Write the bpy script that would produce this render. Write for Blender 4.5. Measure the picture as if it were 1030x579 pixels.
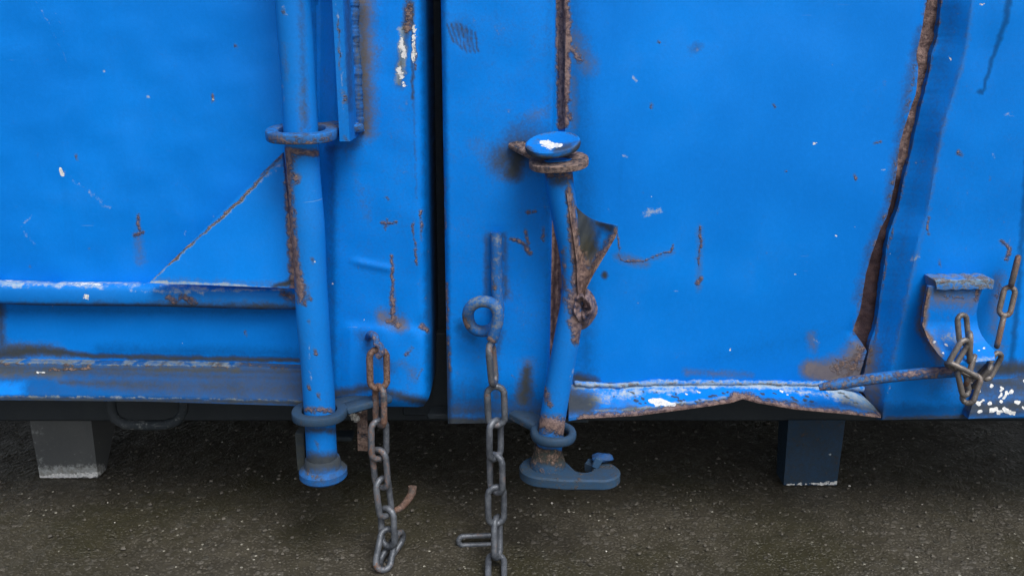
import bpy, math, random
import numpy as np
from mathutils import Vector, Matrix
random.seed(7); rng = np.random.default_rng(7)
S = bpy.context.scene
for o in list(bpy.data.objects): bpy.data.objects.remove(o)
R = math.radians
# ------------------------------------------------------------------ camera
PITCH, FOC, DIST, HGT = R(16), 892.0, 1.10, 0.69
cam = bpy.data.cameras.new('camera'); co = bpy.data.objects.new('camera', cam)
S.collection.objects.link(co); S.camera = co
cam.sensor_width = 36; cam.lens = FOC/1030*36; cam.clip_start = .02; cam.clip_end = 500
co.location = (0, -DIST, HGT); co.rotation_euler = (math.pi/2-PITCH, 0, 0)
# ------------------------------------------------------------------ overcast sky and soft sun
W = bpy.data.worlds.new('World'); S.world = W; W.use_nodes = True
SUN_E, SUN_R = R(55), R(152)
wn = W.node_tree; wn.nodes.clear()
sky = wn.nodes.new('ShaderNodeTexSky'); sky.sky_type = 'NISHITA'; sky.sun_disc = False
sky.sun_elevation = SUN_E; sky.sun_rotation = SUN_R; sky.air_density = 1.0; sky.dust_density = 4.0
hs = wn.nodes.new('ShaderNodeHueSaturation'); hs.inputs['Saturation'].default_value = .35
bg = wn.nodes.new('ShaderNodeBackground'); bg.inputs[1].default_value = .105
wo = wn.nodes.new('ShaderNodeOutputWorld')
wn.links.new(sky.outputs[0], hs.inputs['Color']); wn.links.new(hs.outputs[0], bg.inputs[0]); wn.links.new(bg.outputs[0], wo.inputs[0])
sl = bpy.data.lights.new('sun', 'SUN'); so = bpy.data.objects.new('sun', sl); S.collection.objects.link(so)
sl.energy = 1.4; sl.angle = R(28); sl.color = (1, .965, .92)
sd = Vector((math.sin(SUN_R)*math.cos(SUN_E), math.cos(SUN_R)*math.cos(SUN_E), math.sin(SUN_E)))
so.rotation_euler = sd.to_track_quat('Z', 'Y').to_euler()
S.view_settings.view_transform = 'Standard'; S.view_settings.look = 'None'
S.view_settings.exposure = 0.61; S.view_settings.gamma = 1
S.render.engine = 'CYCLES'
# ------------------------------------------------------------------ helpers: a spot of the wall -> a point at depth y
cT, sT = math.cos(PITCH), math.sin(PITCH)
def at(px, py, y):
    px, py, y = np.broadcast_arrays(np.asarray(px, float), np.asarray(py, float), np.asarray(y, float))
    u, v = (px-515)/FOC, (289.5-py)/FOC
    t = (y+DIST)/(cT+v*sT)
    return np.stack([u*t, y, HGT+t*(-sT+v*cT)], -1)
def ground_at(px, py, z=0.0):
    u, v = (px-515)/FOC, (289.5-py)/FOC
    t = (HGT-z)/(sT-v*cT)
    return np.array([u*t, -DIST+t*(cT+v*sT), z])
def spot(co_):
    d = co_-np.array([0, -DIST, HGT])
    f = d[:, 1]*cT-d[:, 2]*sT; f = np.where(f < .05, .05, f)
    return 515+FOC*d[:, 0]/f, 289.5-FOC*(d[:, 1]*sT+d[:, 2]*cT)/f
def wob(a, b, seed=0, n=5, s=1.0):      # smooth pseudo noise, about -1..1
    r = np.random.default_rng(seed); out = 0
    for k in range(n):
        f = s*(1.7**k); th = r.uniform(0, 6.28); ph = r.uniform(0, 6.28)
        out = out+np.sin((a*math.cos(th)+b*math.sin(th))*f+ph+1.3*np.sin((b*math.cos(th)-a*math.sin(th))*f*.7+ph*2))/(1.5**k)
    return out/2.2
# ------------------------------------------------------------------ wear: strokes of rust, white, pale scuffs, grime, ochre, dark
CH = {'r': 0, 'w': 1, 'p': 2, 'g': 3, 'o': 4, 'd': 5}
WEAR_SHADING = {}
def wear_shading(key, ch, pts, w, s=1.0):
    if ch == 'r' and s < 1.1 and key in ('doorL', 'postL', 'postR', 'corner'): s *= .86
    WEAR_SHADING.setdefault(key, []).append((CH[ch], pts, w, s))
def wear_shading_values(key, X, Y, base):
    out = np.zeros((6, len(X)))
    for c, v in (base or {}).items(): out[CH[c]] = v
    X, Y = X+1.0*wob(X, Y, 71, 6, .30), Y+1.0*wob(X, Y, 72, 6, .30)
    for k in (key if isinstance(key, (list, tuple)) else [key]):
        for c, pts, w, s in WEAR_SHADING.get(k, []):
            ws = w if isinstance(w, (list, tuple)) else [w]*len(pts)
            if len(pts) == 1: pts = [pts[0], (pts[0][0]+.01, pts[0][1])]; ws = [ws[0]]*2
            for (p, q, wa, wb) in zip(pts[:-1], pts[1:], ws[:-1], ws[1:]):
                m = max(wa, wb)
                i = np.where((X > min(p[0], q[0])-m) & (X < max(p[0], q[0])+m) & (Y > min(p[1], q[1])-m) & (Y < max(p[1], q[1])+m))[0]
                if not len(i): continue
                x, y = X[i], Y[i]; dx, dy = q[0]-p[0], q[1]-p[1]
                t = np.clip(((x-p[0])*dx+(y-p[1])*dy)/(dx*dx+dy*dy+1e-9), 0, 1)
                d = np.hypot(x-p[0]-t*dx, y-p[1]-t*dy)/(wa+t*(wb-wa))
                val = s*np.clip(1-d, 0, 1)**.8
                out[c, i] = np.maximum(out[c, i], val)
    return out
def link(o, parent=None):
    S.collection.objects.link(o)
    if parent is not None: o.parent = parent
    return o
def tag(o, label=None, cat=None, group=None, kind=None):
    for k, v in (('label', label), ('category', cat), ('group', group), ('kind', kind)):
        if v: o[k] = v
    return o
def empty(name, loc, label, cat, group=None):
    o = bpy.data.objects.new(name, None); o.empty_display_size = .05; o.location = loc
    link(o); return tag(o, label, cat, group)
def mesh_obj(name, V, Fc, mat, parent=None, key=None, base=None, smooth=True):
    me = bpy.data.meshes.new(name); V = np.asarray(V, float)
    me.from_pydata(V.tolist(), [], [list(map(int, f)) for f in Fc]); me.update()
    if smooth: me.polygons.foreach_set('use_smooth', [True]*len(me.polygons))
    X, Y = spot(V); wv = wear_shading_values(key, X, Y, base)
    for nm, a in (('wear_shading', wv[0:3]), ('stain_shading', wv[3:6])):
        at_ = me.attributes.new(nm, 'FLOAT_COLOR', 'POINT')
        at_.data.foreach_set('color', np.concatenate([a.T, np.ones((len(V), 1))], 1).astype(np.float32).ravel())
    me.materials.append(mat)
    o = bpy.data.objects.new(name, me); return link(o, parent)
def fin(o, angle=38):       # crisp creases on bent steel
    m = o.data
    try: m.set_sharp_from_angle(angle=R(angle))
    except Exception: pass
    return o
class MB:
    def __init__(s): s.v = []; s.f = []; s.n = 0
    def add(s, V, Fc):
        V = np.asarray(V, float).reshape(-1, 3)
        s.v.append(V); s.f += [[i+s.n for i in f] for f in Fc]; s.n += len(V); return s
    def box(s, lo, hi, bev=.0015, M=None):
        lo, hi = np.minimum(lo, hi), np.maximum(lo, hi)
        c, h = (np.array(lo)+hi)/2, (np.array(hi)-lo)/2
        b = min(bev, h.min()*.45); V = []; idx = {}
        for sx in (-1, 1):
            for sy in (-1, 1):
                for sz in (-1, 1):
                    for ax in range(3):
                        p = np.array([sx*(h[0]-b), sy*(h[1]-b), sz*(h[2]-b)])
                        p[ax] = (sx, sy, sz)[ax]*h[ax]
                        idx[(sx, sy, sz, ax)] = len(V); V.append(p)
        F_ = []
        for ax in range(3):
            a, c2 = [(1, 2), (2, 0), (0, 1)][ax]
            for sg in (-1, 1):
                q = []
                for (p, r) in ((-1, -1), (1, -1), (1, 1), (-1, 1)):
                    k = [0, 0, 0]; k[ax] = sg; k[a] = p; k[c2] = r; q.append(idx[(*k, ax)])
                F_.append(q if sg > 0 else q[::-1])
                for p in (-1, 1):   # edge strips between ax and a
                    pass
        for ax in range(3):
            a, b2 = [(1, 2), (2, 0), (0, 1)][ax]
            for p in (-1, 1):
                for r in (-1, 1):
                    def kk(t, axis):
                        k = [0, 0, 0]; k[ax] = t; k[a] = p; k[b2] = r; return idx[(*k, axis)]
                    q = [kk(-1, a), kk(1, a), kk(1, b2), kk(-1, b2)]
                    F_.append(q if p*r < 0 else q[::-1])
        for sx in (-1, 1):
            for sy in (-1, 1):
                for sz in (-1, 1):
                    q = [idx[(sx, sy, sz, a)] for a in range(3)]
                    F_.append(q if sx*sy*sz > 0 else q[::-1])
        V = np.array(V)
        V = V+c if M is None else V@np.array(M)[:3, :3].T+np.array(M)[:3, 3]
        return s.add(V, F_)
    def bar(s, p, q, w, t, up=(0, 0, 1), bev=.0015):      # a flat bar from p to q: w along up, t across
        p, q = Vector(p), Vector(q); d = (q-p); L = d.length; d.normalize()
        u = Vector(up); u = (u-d*u.dot(d)).normalized(); n = d.cross(u)
        M = Matrix(((d.x, n.x, u.x, 0), (d.y, n.y, u.y, 0), (d.z, n.z, u.z, 0), (0, 0, 0, 1)))
        M.translation = (p+q)/2
        return s.box((-L/2, -t/2, -w/2), (L/2, t/2, w/2), bev, M)
    def tube(s, pts, rad, n=20, closed=False, caps=True, prof=None, up=None, rough=0):
        P = [Vector(p) for p in pts]; m = len(P)
        rad = rad if isinstance(rad, (list, tuple, np.ndarray)) else [rad]*m
        T = []
        for i in range(m):
            a = P[(i-1) % m] if (closed or i > 0) else P[i]; b = P[(i+1) % m] if (closed or i < m-1) else P[i]
            T.append((b-a).normalized())
        u = Vector(up) if up else (Vector((0, 0, 1)) if abs(T[0].z) < .9 else Vector((0, 1, 0)))
        V = []
        for i in range(m):
            if up: u = Vector(up)
            u = (u-T[i]*u.dot(T[i])).normalized(); w = T[i].cross(u)
            for k in range(n):
                if prof is not None: a, b = prof[k]; V.append(P[i]+(w*a+u*b)*rad[i])
                else:
                    th = 2*math.pi*k/n; rr = rad[i]*(1+(rough*math.sin(k*5.1+i*2.3) if rough else 0)); V.append(P[i]+(w*math.cos(th)+u*math.sin(th))*rr)
        F_ = []
        for i in range(m if closed else m-1):
            j = (i+1) % m
            for k in range(n):
                F_.append((i*n+k, j*n+k, j*n+(k+1) % n, i*n+(k+1) % n))
        if caps and not closed: F_ += [list(range(n))[::1], [(m-1)*n+k for k in range(n)][::-1]]
        return s.add([tuple(v) for v in V], F_)
    def lathe(s, c, prof, n=40, M=None):        # prof: (radius, height) bottom to top
        V = []; F_ = []
        for r, h in prof:
            for k in range(n):
                th = 2*math.pi*k/n; V.append((r*math.cos(th), r*math.sin(th), h))
        m = len(prof)
        for i in range(m-1):
            for k in range(n): F_.append((i*n+k, i*n+(k+1) % n, (i+1)*n+(k+1) % n, (i+1)*n+k))
        F_ += [list(range(n))[::-1], [(m-1)*n+k for k in range(n)]]
        V = np.array(V)
        if M is not None: V = V@np.array(M)[:3, :3].T
        return s.add(V+np.array(c), F_)
    def blob(s, c, r, seed=0, amp=.25, n=10):
        V = []; F_ = []
        rr = np.random.default_rng(seed); o = rr.uniform(0, 6, 3)
        for i in range(n+1):
            ph = math.pi*i/n
            for k in range(2*n):
                th = math.pi*k/n; d = np.array([math.sin(ph)*math.cos(th), math.sin(ph)*math.sin(th), math.cos(ph)])
                q = 1+amp*(math.sin(d[0]*3+o[0])*math.sin(d[1]*4+o[1])+.6*math.sin(d[2]*7+d[0]*5+o[2]))
                V.append(np.array(c)+d*np.array(r)*q)
        for i in range(n):
            for k in range(2*n): F_.append((i*2*n+k, (i+1)*2*n+k, (i+1)*2*n+(k+1) % (2*n), i*2*n+(k+1) % (2*n)))
        return s.add(V, F_)
    def prism(s, poly, z0, z1, bev=.002, M=None):          # plan polygon (ccw) extruded, with a chamfer
        P = np.array(poly); n = len(P); c = P.mean(0)
        e = np.roll(P, -1, 0)-np.roll(P, 1, 0); nr = np.stack([e[:, 1], -e[:, 0]], 1); nr /= np.linalg.norm(nr, axis=1)[:, None]+1e-9
        I = P-nr*bev
        rings = [np.c_[I, np.full(n, z0)], np.c_[P, np.full(n, z0+bev)], np.c_[P, np.full(n, z1-bev)], np.c_[I, np.full(n, z1)]]
        V = np.concatenate(rings); F_ = []
        for r_ in range(3):
            for k in range(n): F_.append((r_*n+k, r_*n+(k+1) % n, (r_+1)*n+(k+1) % n, (r_+1)*n+k))
        F_ += [list(range(n))[::-1], [3*n+k for k in range(n)]]
        if M is not None: V = V@np.array(M)[:3, :3].T+np.array(M)[:3, 3]
        return s.add(V, F_)
    def build(s, name, mat, parent=None, key=None, base=None, smooth=True, angle=38):
        return fin(mesh_obj(name, np.concatenate(s.v), s.f, mat, parent, key, base, smooth), angle)
def fine(a, b, step=1.7, lo=-12, hi=1044):
    xs = [a]; x = a
    while x < b-1e-6:
        st = step if lo <= x < hi else min(60, max(step*2, .35*(lo-x if x < lo else x-hi)+step))
        if x < lo and x+st > lo: st = lo-x
        x = min(b, x+max(st, .5)); xs.append(x)
    if len(xs) > 2 and xs[-1]-xs[-2] < .4*step: xs.pop(-2)
    return np.array(xs)
def fn(v):
    if callable(v): return v
    if np.isscalar(v): return lambda t: np.full(np.shape(t), float(v))
    a = np.array(v, float); return lambda t: np.interp(t, a[:, 0], a[:, 1])
def sheet(name, L, Rt, T, B, Yf, mat, parent, key=None, base=None, thk=.004, solid=False, step=1.7, ext=None, angle=38, mid=200):
    """bent steel sheet; L,Rt: side edges by height, T,B: top and bottom edges by place, Yf: depth; edges fold back by thk"""
    L, Rt, T, B = fn(L), fn(Rt), fn(T), fn(B)
    xs = fine(float(L(mid)), float(Rt(mid)), step); s = (xs-xs[0])/(xs[-1]-xs[0])
    tm, bm = float(np.min(T(xs))), float(np.max(B(xs)))
    ys = fine(tm, bm, step, -12, 592); t = (ys-tm)/(bm-tm)
    s_, t_ = np.meshgrid(s, t); rown = tm+t_*(bm-tm)
    X = L(rown)+s_*(Rt(rown)-L(rown)); Yp = T(X)+t_*(B(X)-T(X))
    D = Yf(X, Yp, s_, t_); V = at(X, Yp, D); ny, nx = X.shape
    idx = np.arange(ny*nx).reshape(ny, nx)
    F_ = np.stack([idx[:-1, :-1], idx[1:, :-1], idx[1:, 1:], idx[:-1, 1:]], -1).reshape(-1, 4).tolist()
    V = V.reshape(-1, 3); n0 = len(V)
    bd = np.concatenate([idx[0, :-1], idx[:-1, -1], idx[-1, :0:-1], idx[:0:-1, 0]])
    if solid:
        V2 = V+np.array([0, thk, 0]); F_ += [[a+n0 for a in f[::-1]] for f in F_]
        V = np.concatenate([V, V2]); m = len(bd)
        for k in range(m): a, b = bd[k], bd[(k+1) % m]; F_.append([a, b, b+n0, a+n0])
    else:
        m = len(bd); ring2 = V[bd].copy(); ring2[:, 1] += thk
        V = np.concatenate([V, ring2])
        for k in range(m): F_.append([bd[k], bd[(k+1) % m], n0+(k+1) % m, n0+k])
    return fin(mesh_obj(name, V, F_, mat, parent, key, base), angle)
# ------------------------------------------------------------------ materials
def nt(name):
    m = bpy.data.materials.new(name); m.use_nodes = True; t = m.node_tree
    for n in list(t.nodes): t.nodes.remove(n)
    out = t.nodes.new('ShaderNodeOutputMaterial'); b = t.nodes.new('ShaderNodeBsdfPrincipled')
    t.links.new(b.outputs[0], out.inputs[0]); return m, t, b
class N:
    def __init__(s, t): s.t = t
    def lk(s, a, i):
        if isinstance(a, (int, float)): i.default_value = a
        elif isinstance(a, (tuple, list)): i.default_value = (*a, 1) if len(a) == 3 and len(i.default_value) == 4 else a
        else: s.t.links.new(a, i)
    def m(s, op, a, b=0., c=None, cl=False):
        n = s.t.nodes.new('ShaderNodeMath'); n.operation = op; n.use_clamp = cl
        s.lk(a, n.inputs[0]); s.lk(b, n.inputs[1])
        if c is not None: s.lk(c, n.inputs[2])
        return n.outputs[0]
    def coord(s, scale=(1, 1, 1), rot=(0, 0, 0)):
        c = s.t.nodes.new('ShaderNodeTexCoord'); mp = s.t.nodes.new('ShaderNodeMapping')
        mp.inputs['Scale'].default_value = scale; mp.inputs['Rotation'].default_value = rot
        s.t.links.new(c.outputs['Object'], mp.inputs[0]); return mp.outputs[0]
    def noise(s, v, sc, det=4, ro=.55, dist=0, col=False):
        n = s.t.nodes.new('ShaderNodeTexNoise'); s.t.links.new(v, n.inputs['Vector'])
        n.inputs['Scale'].default_value = sc; n.inputs['Detail'].default_value = det; n.inputs['Roughness'].default_value = ro; n.inputs['Distortion'].default_value = dist
        return n.outputs['Color' if col else 0]
    def vor(s, v, sc, feat='F1', out='Distance', rnd=1):
        n = s.t.nodes.new('ShaderNodeTexVoronoi'); n.feature = feat; s.t.links.new(v, n.inputs['Vector'])
        n.inputs['Scale'].default_value = sc; n.inputs['Randomness'].default_value = rnd; return n.outputs[out]
    def ss(s, x, a, b, lo=0., hi=1.):
        n = s.t.nodes.new('ShaderNodeMapRange'); n.interpolation_type = 'SMOOTHSTEP'
        s.lk(x, n.inputs[0]); s.lk(a, n.inputs[1]); s.lk(b, n.inputs[2]); s.lk(lo, n.inputs[3]); s.lk(hi, n.inputs[4]); return n.outputs[0]
    def mix(s, f, a, b, mode='MIX'):
        n = s.t.nodes.new('ShaderNodeMix'); n.data_type = 'RGBA'; n.blend_type = mode
        s.lk(f, n.inputs[0]); s.lk(a, n.inputs[6]); s.lk(b, n.inputs[7]); return n.outputs[2]
    def attr(s, name):
        n = s.t.nodes.new('ShaderNodeAttribute'); n.attribute_name = name
        q = s.t.nodes.new('ShaderNodeSeparateColor'); s.t.links.new(n.outputs['Color'], q.inputs[0]); return q.outputs
    def bump(s, h, st, d, nrm=None):
        n = s.t.nodes.new('ShaderNodeBump'); s.lk(h, n.inputs['Height']); n.inputs['Strength'].default_value = st; n.inputs['Distance'].default_value = d
        if nrm is not None: s.t.links.new(nrm, n.inputs['Normal'])
        return n.outputs[0]
def paint(name, c1, c2, rough=.42, spots=1.0, gen=0.0, gdirt=0.0, edge=.45, pale=(.22, .36, .48), spec=.12):
    m, t, b = nt(name); n = N(t); v = n.coord()
    w = n.attr('wear_shading'); st = n.attr('stain_shading')
    big = n.noise(v, 3.2, 3, .6); mid = n.noise(v, 26, 5, .6, .3); fi = n.noise(v, 130, 6, .68); fg = n.noise(v, 520, 3, .6)
    f2 = n.noise(v, 300, 5, .7); jit = n.m('ADD', n.m('ADD', n.m('MULTIPLY', n.m('SUBTRACT', mid, .5), .75), n.m('MULTIPLY', n.m('SUBTRACT', fi, .5), 1.0)), n.m('MULTIPLY', n.m('SUBTRACT', f2, .5), .8))
    col = n.mix(n.ss(big, .35, .68), c1, c2)
    col = n.mix(n.ss(f2, .35, .7, 0., .13), col, tuple(a*.6 for a in c1)); col = n.mix(n.m('MULTIPLY', n.ss(fi, .45, .8), .14), col, tuple(min(1, a*1.2+.006) for a in c2))
    # long faint runs and scuffs
    run = n.noise(n.coord((38, 38, 2.2)), 1.0, 4, .6)
    col = n.mix(n.ss(run, .58, .82, 0., .16), col, tuple(a*.55 for a in c1))
    s1 = n.noise(n.coord((9, 9, 150), (0, R(38), 0)), 1.6, 3, .7); s2 = n.noise(n.coord((8, 8, 170), (0, R(-52), 0)), 1.3, 3, .7)
    patch = n.ss(n.noise(v, 7, 3, .5), .52, .68)
    scr = n.m('MULTIPLY', n.m('MAXIMUM', n.ss(s1, .70, .74), n.ss(s2, .715, .75)), patch)
    col = n.mix(n.m('MULTIPLY', scr, .42), col, pale)
    # darker blue strokes, some of them painted shade; then grime
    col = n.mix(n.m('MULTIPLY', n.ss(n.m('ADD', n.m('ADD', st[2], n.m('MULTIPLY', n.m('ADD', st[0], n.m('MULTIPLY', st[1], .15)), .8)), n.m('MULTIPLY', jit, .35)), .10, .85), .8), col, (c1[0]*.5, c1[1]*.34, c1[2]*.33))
    # pale worn paint
    pm = n.ss(n.m('ADD', w[2], jit), .36, .80); col = n.mix(n.m('MULTIPLY', pm, .85), col, n.mix(n.ss(fi, .35, .7), pale, (.46, .50, .51)))
    # ochre bleeding
    om = n.m('MAXIMUM', n.ss(n.m('ADD', st[1], n.m('MULTIPLY', jit, .5)), .1, .9), n.m('MULTIPLY', n.ss(n.m('ADD', w[0], n.m('MULTIPLY', jit, .8)), .16, .55), .55))
    col = n.mix(n.m('MULTIPLY', om, .84), col, n.mix(n.ss(n.m('ADD', st[1], n.m('MULTIPLY', jit, .7)), .35, .9), n.mix(mid, (.050, .075, .050), (.110, .105, .055)), n.mix(fi, (.115, .082, .034), (.24, .175, .085))))
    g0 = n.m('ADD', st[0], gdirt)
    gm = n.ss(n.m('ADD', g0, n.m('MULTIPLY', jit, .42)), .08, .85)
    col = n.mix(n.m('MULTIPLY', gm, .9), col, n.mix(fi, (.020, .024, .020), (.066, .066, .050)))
    # small chips everywhere
    vd = n.vor(v, 34); vc = n.t.nodes[-1].outputs['Color']
    q = n.t.nodes.new('ShaderNodeSeparateColor'); t.links.new(vc, q.inputs[0])
    chip = n.m('MULTIPLY', n.m('MULTIPLY', n.ss(n.m('ADD', vd, n.m('MULTIPLY', n.m('SUBTRACT', fi, .5), .20)), n.m('MULTIPLY', q.outputs[2], .09), .0), n.ss(q.outputs[0], .935, .94)), spots)
    col = n.mix(chip, col, n.mix(n.ss(q.outputs[1], .45, .5), (.16, .075, .045), (.45, .52, .56)))
    # worn edges
    ge = t.nodes.new('ShaderNodeNewGeometry'); pe = n.ss(n.m('ADD', ge.outputs['Pointiness'], n.m('MULTIPLY', jit, .05)), .535, .60)
    col = n.mix(n.m('MULTIPLY', pe, edge), col, n.mix(mid, (.14, .12, .11), (.34, .38, .40)))
    # thin dusty film
    col = n.mix(n.m('MULTIPLY', n.m('MULTIPLY', n.ss(mid, .35, .7), n.ss(big, .4, .7)), .03), col, (.20, .24, .26))
    # rust
    rm = n.m('MULTIPLY', n.ss(n.m('ADD', n.m('ADD', w[0], gen), jit), .42, .72), n.ss(w[0], .3, 1.1, .72, .95))
    rc = n.mix(n.ss(fi, .38, .62), (.095, .058, .048), (.270, .180, .145)); rc = n.mix(n.ss(mid, .5, .75, 0., .6), rc, (.13, .068, .042)); rc = n.mix(n.ss(f2, .52, .70, 0., .7), rc, (.30, .235, .205))
    dk = n.ss(w[0], 1.15, 1.6); rc = n.mix(dk, rc, n.mix(fi, (.02, .012, .010), (.07, .036, .026)))
    col = n.mix(rm, col, rc)
    wm = n.ss(n.m('ADD', w[1], n.m('MULTIPLY', jit, 1.1)), .46, .54); col = n.mix(wm, col, n.mix(n.ss(f2, .35, .65), (.50, .52, .53), (.80, .81, .80)))
    t.links.new(col, b.inputs['Base Color'])
    ro = n.m('ADD', n.m('MULTIPLY', fi, .16), rough-.08); dull = n.m('MAXIMUM', n.m('MAXIMUM', rm, gm), n.m('MAXIMUM', om, pm))
    ro = n.m('ADD', ro, n.m('MULTIPLY', dull, .34), cl=True); t.links.new(ro, b.inputs['Roughness'])
    b.inputs['Specular IOR Level'].default_value = spec
    h = n.m('ADD', n.m('MULTIPLY', fi, n.m('ADD', n.m('MULTIPLY', rm, 1.3), .10)), n.m('MULTIPLY', mid, n.m('ADD', n.m('MULTIPLY', rm, 1.2), .12)))
    h = n.m('ADD', h, n.m('MULTIPLY', fg, n.m('ADD', n.m('MULTIPLY', rm, .5), .05)))
    h = n.m('SUBTRACT', h, n.m('MULTIPLY', n.m('ADD', n.m('ADD', wm, chip), n.m('MULTIPLY', rm, .4)), .18))
    t.links.new(n.bump(h, .8, .0016), b.inputs['Normal'])
    return m
BLUE = paint('blue_paint', (.0012, .176, .65), (.0010, .222, .79), edge=0.)
BLUEROD = paint('rod_paint', (.004, .155, .55), (.006, .195, .66), .44, 1.6, edge=0.)
GREYBLUE = paint('worn_plate_paint', (.020, .055, .11), (.032, .090, .19), .48, 1.0, .25, .22, 0., (.26, .30, .33))
DARK = paint('underframe_paint', (.026, .034, .042), (.044, .052, .060), .55, 1.0, 0, .14, 0., (.30, .30, .28))
FOOTM = paint('foot_paint', (.085, .092, .097), (.115, .120, .122), .6, 1.0, 0, .06, 0., (.30, .30, .28))
def steel(name, c1, c2):
    m, t, b = nt(name); n = N(t); v = n.coord()
    oi = t.nodes.new('ShaderNodeObjectInfo'); q = t.nodes.new('ShaderNodeSeparateColor'); t.links.new(oi.outputs['Color'], q.inputs[0])
    # shift the texture for every link
    add = t.nodes.new('ShaderNodeVectorMath'); add.operation = 'ADD'; cmb = t.nodes.new('ShaderNodeCombineXYZ')
    for i in range(3): t.links.new(n.m('MULTIPLY', oi.outputs['Random'], 7.3+3*i), cmb.inputs[i])
    t.links.new(v, add.inputs[0]); t.links.new(cmb.outputs[0], add.inputs[1]); v = add.outputs[0]
    mid = n.noise(v, 55, 4, .6); fi = n.noise(v, 330, 5, .7)
    col = n.mix(n.ss(mid, .35, .65), c1, c2); col = n.mix(n.ss(fi, .5, .8, 0., .5), col, (.26, .28, .30))
    rm = n.ss(n.m('ADD', q.outputs[0], n.m('ADD', n.m('SUBTRACT', mid, .5), n.m('MULTIPLY', n.m('SUBTRACT', fi, .5), .6))), .42, .62)
    rc = n.mix(n.ss(fi, .35, .65), (.075, .042, .034), (.23, .15, .12)); rc = n.mix(n.ss(mid, .5, .7, 0., .6), rc, (.17, .085, .05))
    col = n.mix(rm, col, rc); t.links.new(col, b.inputs['Base Color'])
    t.links.new(n.m('SUBTRACT', .75, n.m('MULTIPLY', rm, .45)), b.inputs['Metallic']) if False else None
    b.inputs['Metallic'].default_value = .35
    t.links.new(n.m('ADD', .42, n.m('MULTIPLY', rm, .35)), b.inputs['Roughness'])
    t.links.new(n.bump(n.m('ADD', fi, mid), .6, .0009), b.inputs['Normal'])
    return m
STEEL = steel('chain_steel', (.065, .075, .092), (.135, .15, .175))
STEELB = steel('weathered_chain_steel', (.11, .10, .095), (.21, .19, .175))
def asphalt():
    m, t, b = nt('wet_asphalt'); n = N(t); v = n.coord()
    big = n.noise(v, 4, 4, .6); mid = n.noise(v, 30, 5, .65); fi = n.noise(v, 260, 5, .7)
    d1 = n.vor(v, 210); c1 = t.nodes[-1].outputs['Color']; q = t.nodes.new('ShaderNodeSeparateColor'); t.links.new(c1, q.inputs[0])
    d2 = n.vor(v, 95); c2 = t.nodes[-1].outputs['Color']; q2 = t.nodes.new('ShaderNodeSeparateColor'); t.links.new(c2, q2.inputs[0])
    jf = n.m('MULTIPLY', n.m('SUBTRACT', fi, .5), .25)
    e1 = n.ss(n.m('ADD', d1, jf), .50, .34); e2 = n.ss(n.m('ADD', d2, jf), .48, .32)
    col = n.mix(n.ss(mid, .3, .7), (.034, .030, .0215), (.062, .056, .042))
    st = n.mix(q.outputs[0], (.038, .034, .026), (.112, .102, .080)); col = n.mix(n.m('MULTIPLY', e1, .7), col, st)
    s2 = n.m('MULTIPLY', e2, n.ss(q2.outputs[1], .60, .66)); col = n.mix(s2, col, n.mix(q2.outputs[0], (.04, .038, .030), (.115, .105, .088)))
    br = n.m('MULTIPLY', e1, n.ss(q.outputs[2], .975, .985)); col = n.mix(br, col, (.34, .33, .28))
    col = n.mix(n.ss(big, .42, .68, 0., .75), col, n.mix(mid, (.024, .023, .011), (.046, .043, .024)))
    t.links.new(col, b.inputs['Base Color'])
    wet = n.ss(n.m('ADD', big, n.m('MULTIPLY', mid, .4)), .55, .85)
    t.links.new(n.m('ADD', n.m('MULTIPLY', wet, -.22), n.m('ADD', .48, n.m('MULTIPLY', fi, .2))), b.inputs['Roughness'])
    h = n.m('ADD', n.m('ADD', n.m('MULTIPLY', e1, .5), n.m('MULTIPLY', s2, .9)), n.m('ADD', n.m('MULTIPLY', mid, 1.2), n.m('MULTIPLY', fi, .35)))
    t.links.new(n.bump(h, .7, .0022), b.inputs['Normal'])
    return m
ASPH = asphalt()
def plain(name, c1, c2, ro=.7, sc=90):
    m, t, b = nt(name); n = N(t); v = n.coord(); f = n.noise(v, sc, 5, .6)
    t.links.new(n.mix(n.ss(f, .3, .7), c1, c2), b.inputs['Base Color']); b.inputs['Roughness'].default_value = ro
    t.links.new(n.bump(f, .5, .002), b.inputs['Normal']); return m
STONE = plain('pebble_stone', (.04, .036, .028), (.12, .11, .09), .6, 60)
FLAKE = plain('white_flake', (.45, .44, .40), (.75, .74, .70), .6, 60)

#WEARLIST
wear_shading('postL', 'g', [(444, -900), (445, 0), (446, 420)], 12, 1.6)  # blackens the post's inner side face: gap shade painted in
exec_wear = None
# ---- left door sheet
wear_shading('doorL', 'w', [(61, 170), (62, 176)], 3.4, 1.0); wear_shading('doorL', 'r', [(76, 156), (78, 160)], 3.5, .7)
wear_shading('doorL', 'r', [(139, 217), (140, 233)], 3.6, .9); wear_shading('doorL', 'r', [(135, 236), (143, 234)], 4.2, .95); wear_shading('doorL', 'o', [(139, 230), (141, 262)], 9, .45)
wear_shading('doorL', 'r', [(213, 96), (214, 102)], 2.8, .8); wear_shading('doorL', 'w', [(214, 101)], 2.2, .9); wear_shading('doorL', 'p', [(33, 215), (20, 230), (35, 245)], 2.6, .5)
wear_shading('doorL', 'p', [(35, 0), (50, 25), (66, 60), (70, 70)], 1.8, .46); wear_shading('doorL', 'p', [(55, 10), (72, 55)], 1.6, .42)
wear_shading('doorL', 'p', [(60, 170), (110, 210)], 5, .42); wear_shading('doorL', 'r', [(237, 46)], 3, .6); wear_shading('doorL', 'r', [(90, 250)], 3, .6); wear_shading('doorL', 'p', [(187, 232), (186, 237)], 2, .7)
wear_shading('doorL', 'p', [(148, 96), (150, 98)], 2, .7); wear_shading('doorL', 'r', [(31, 268)], 2.6, .6)
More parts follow.
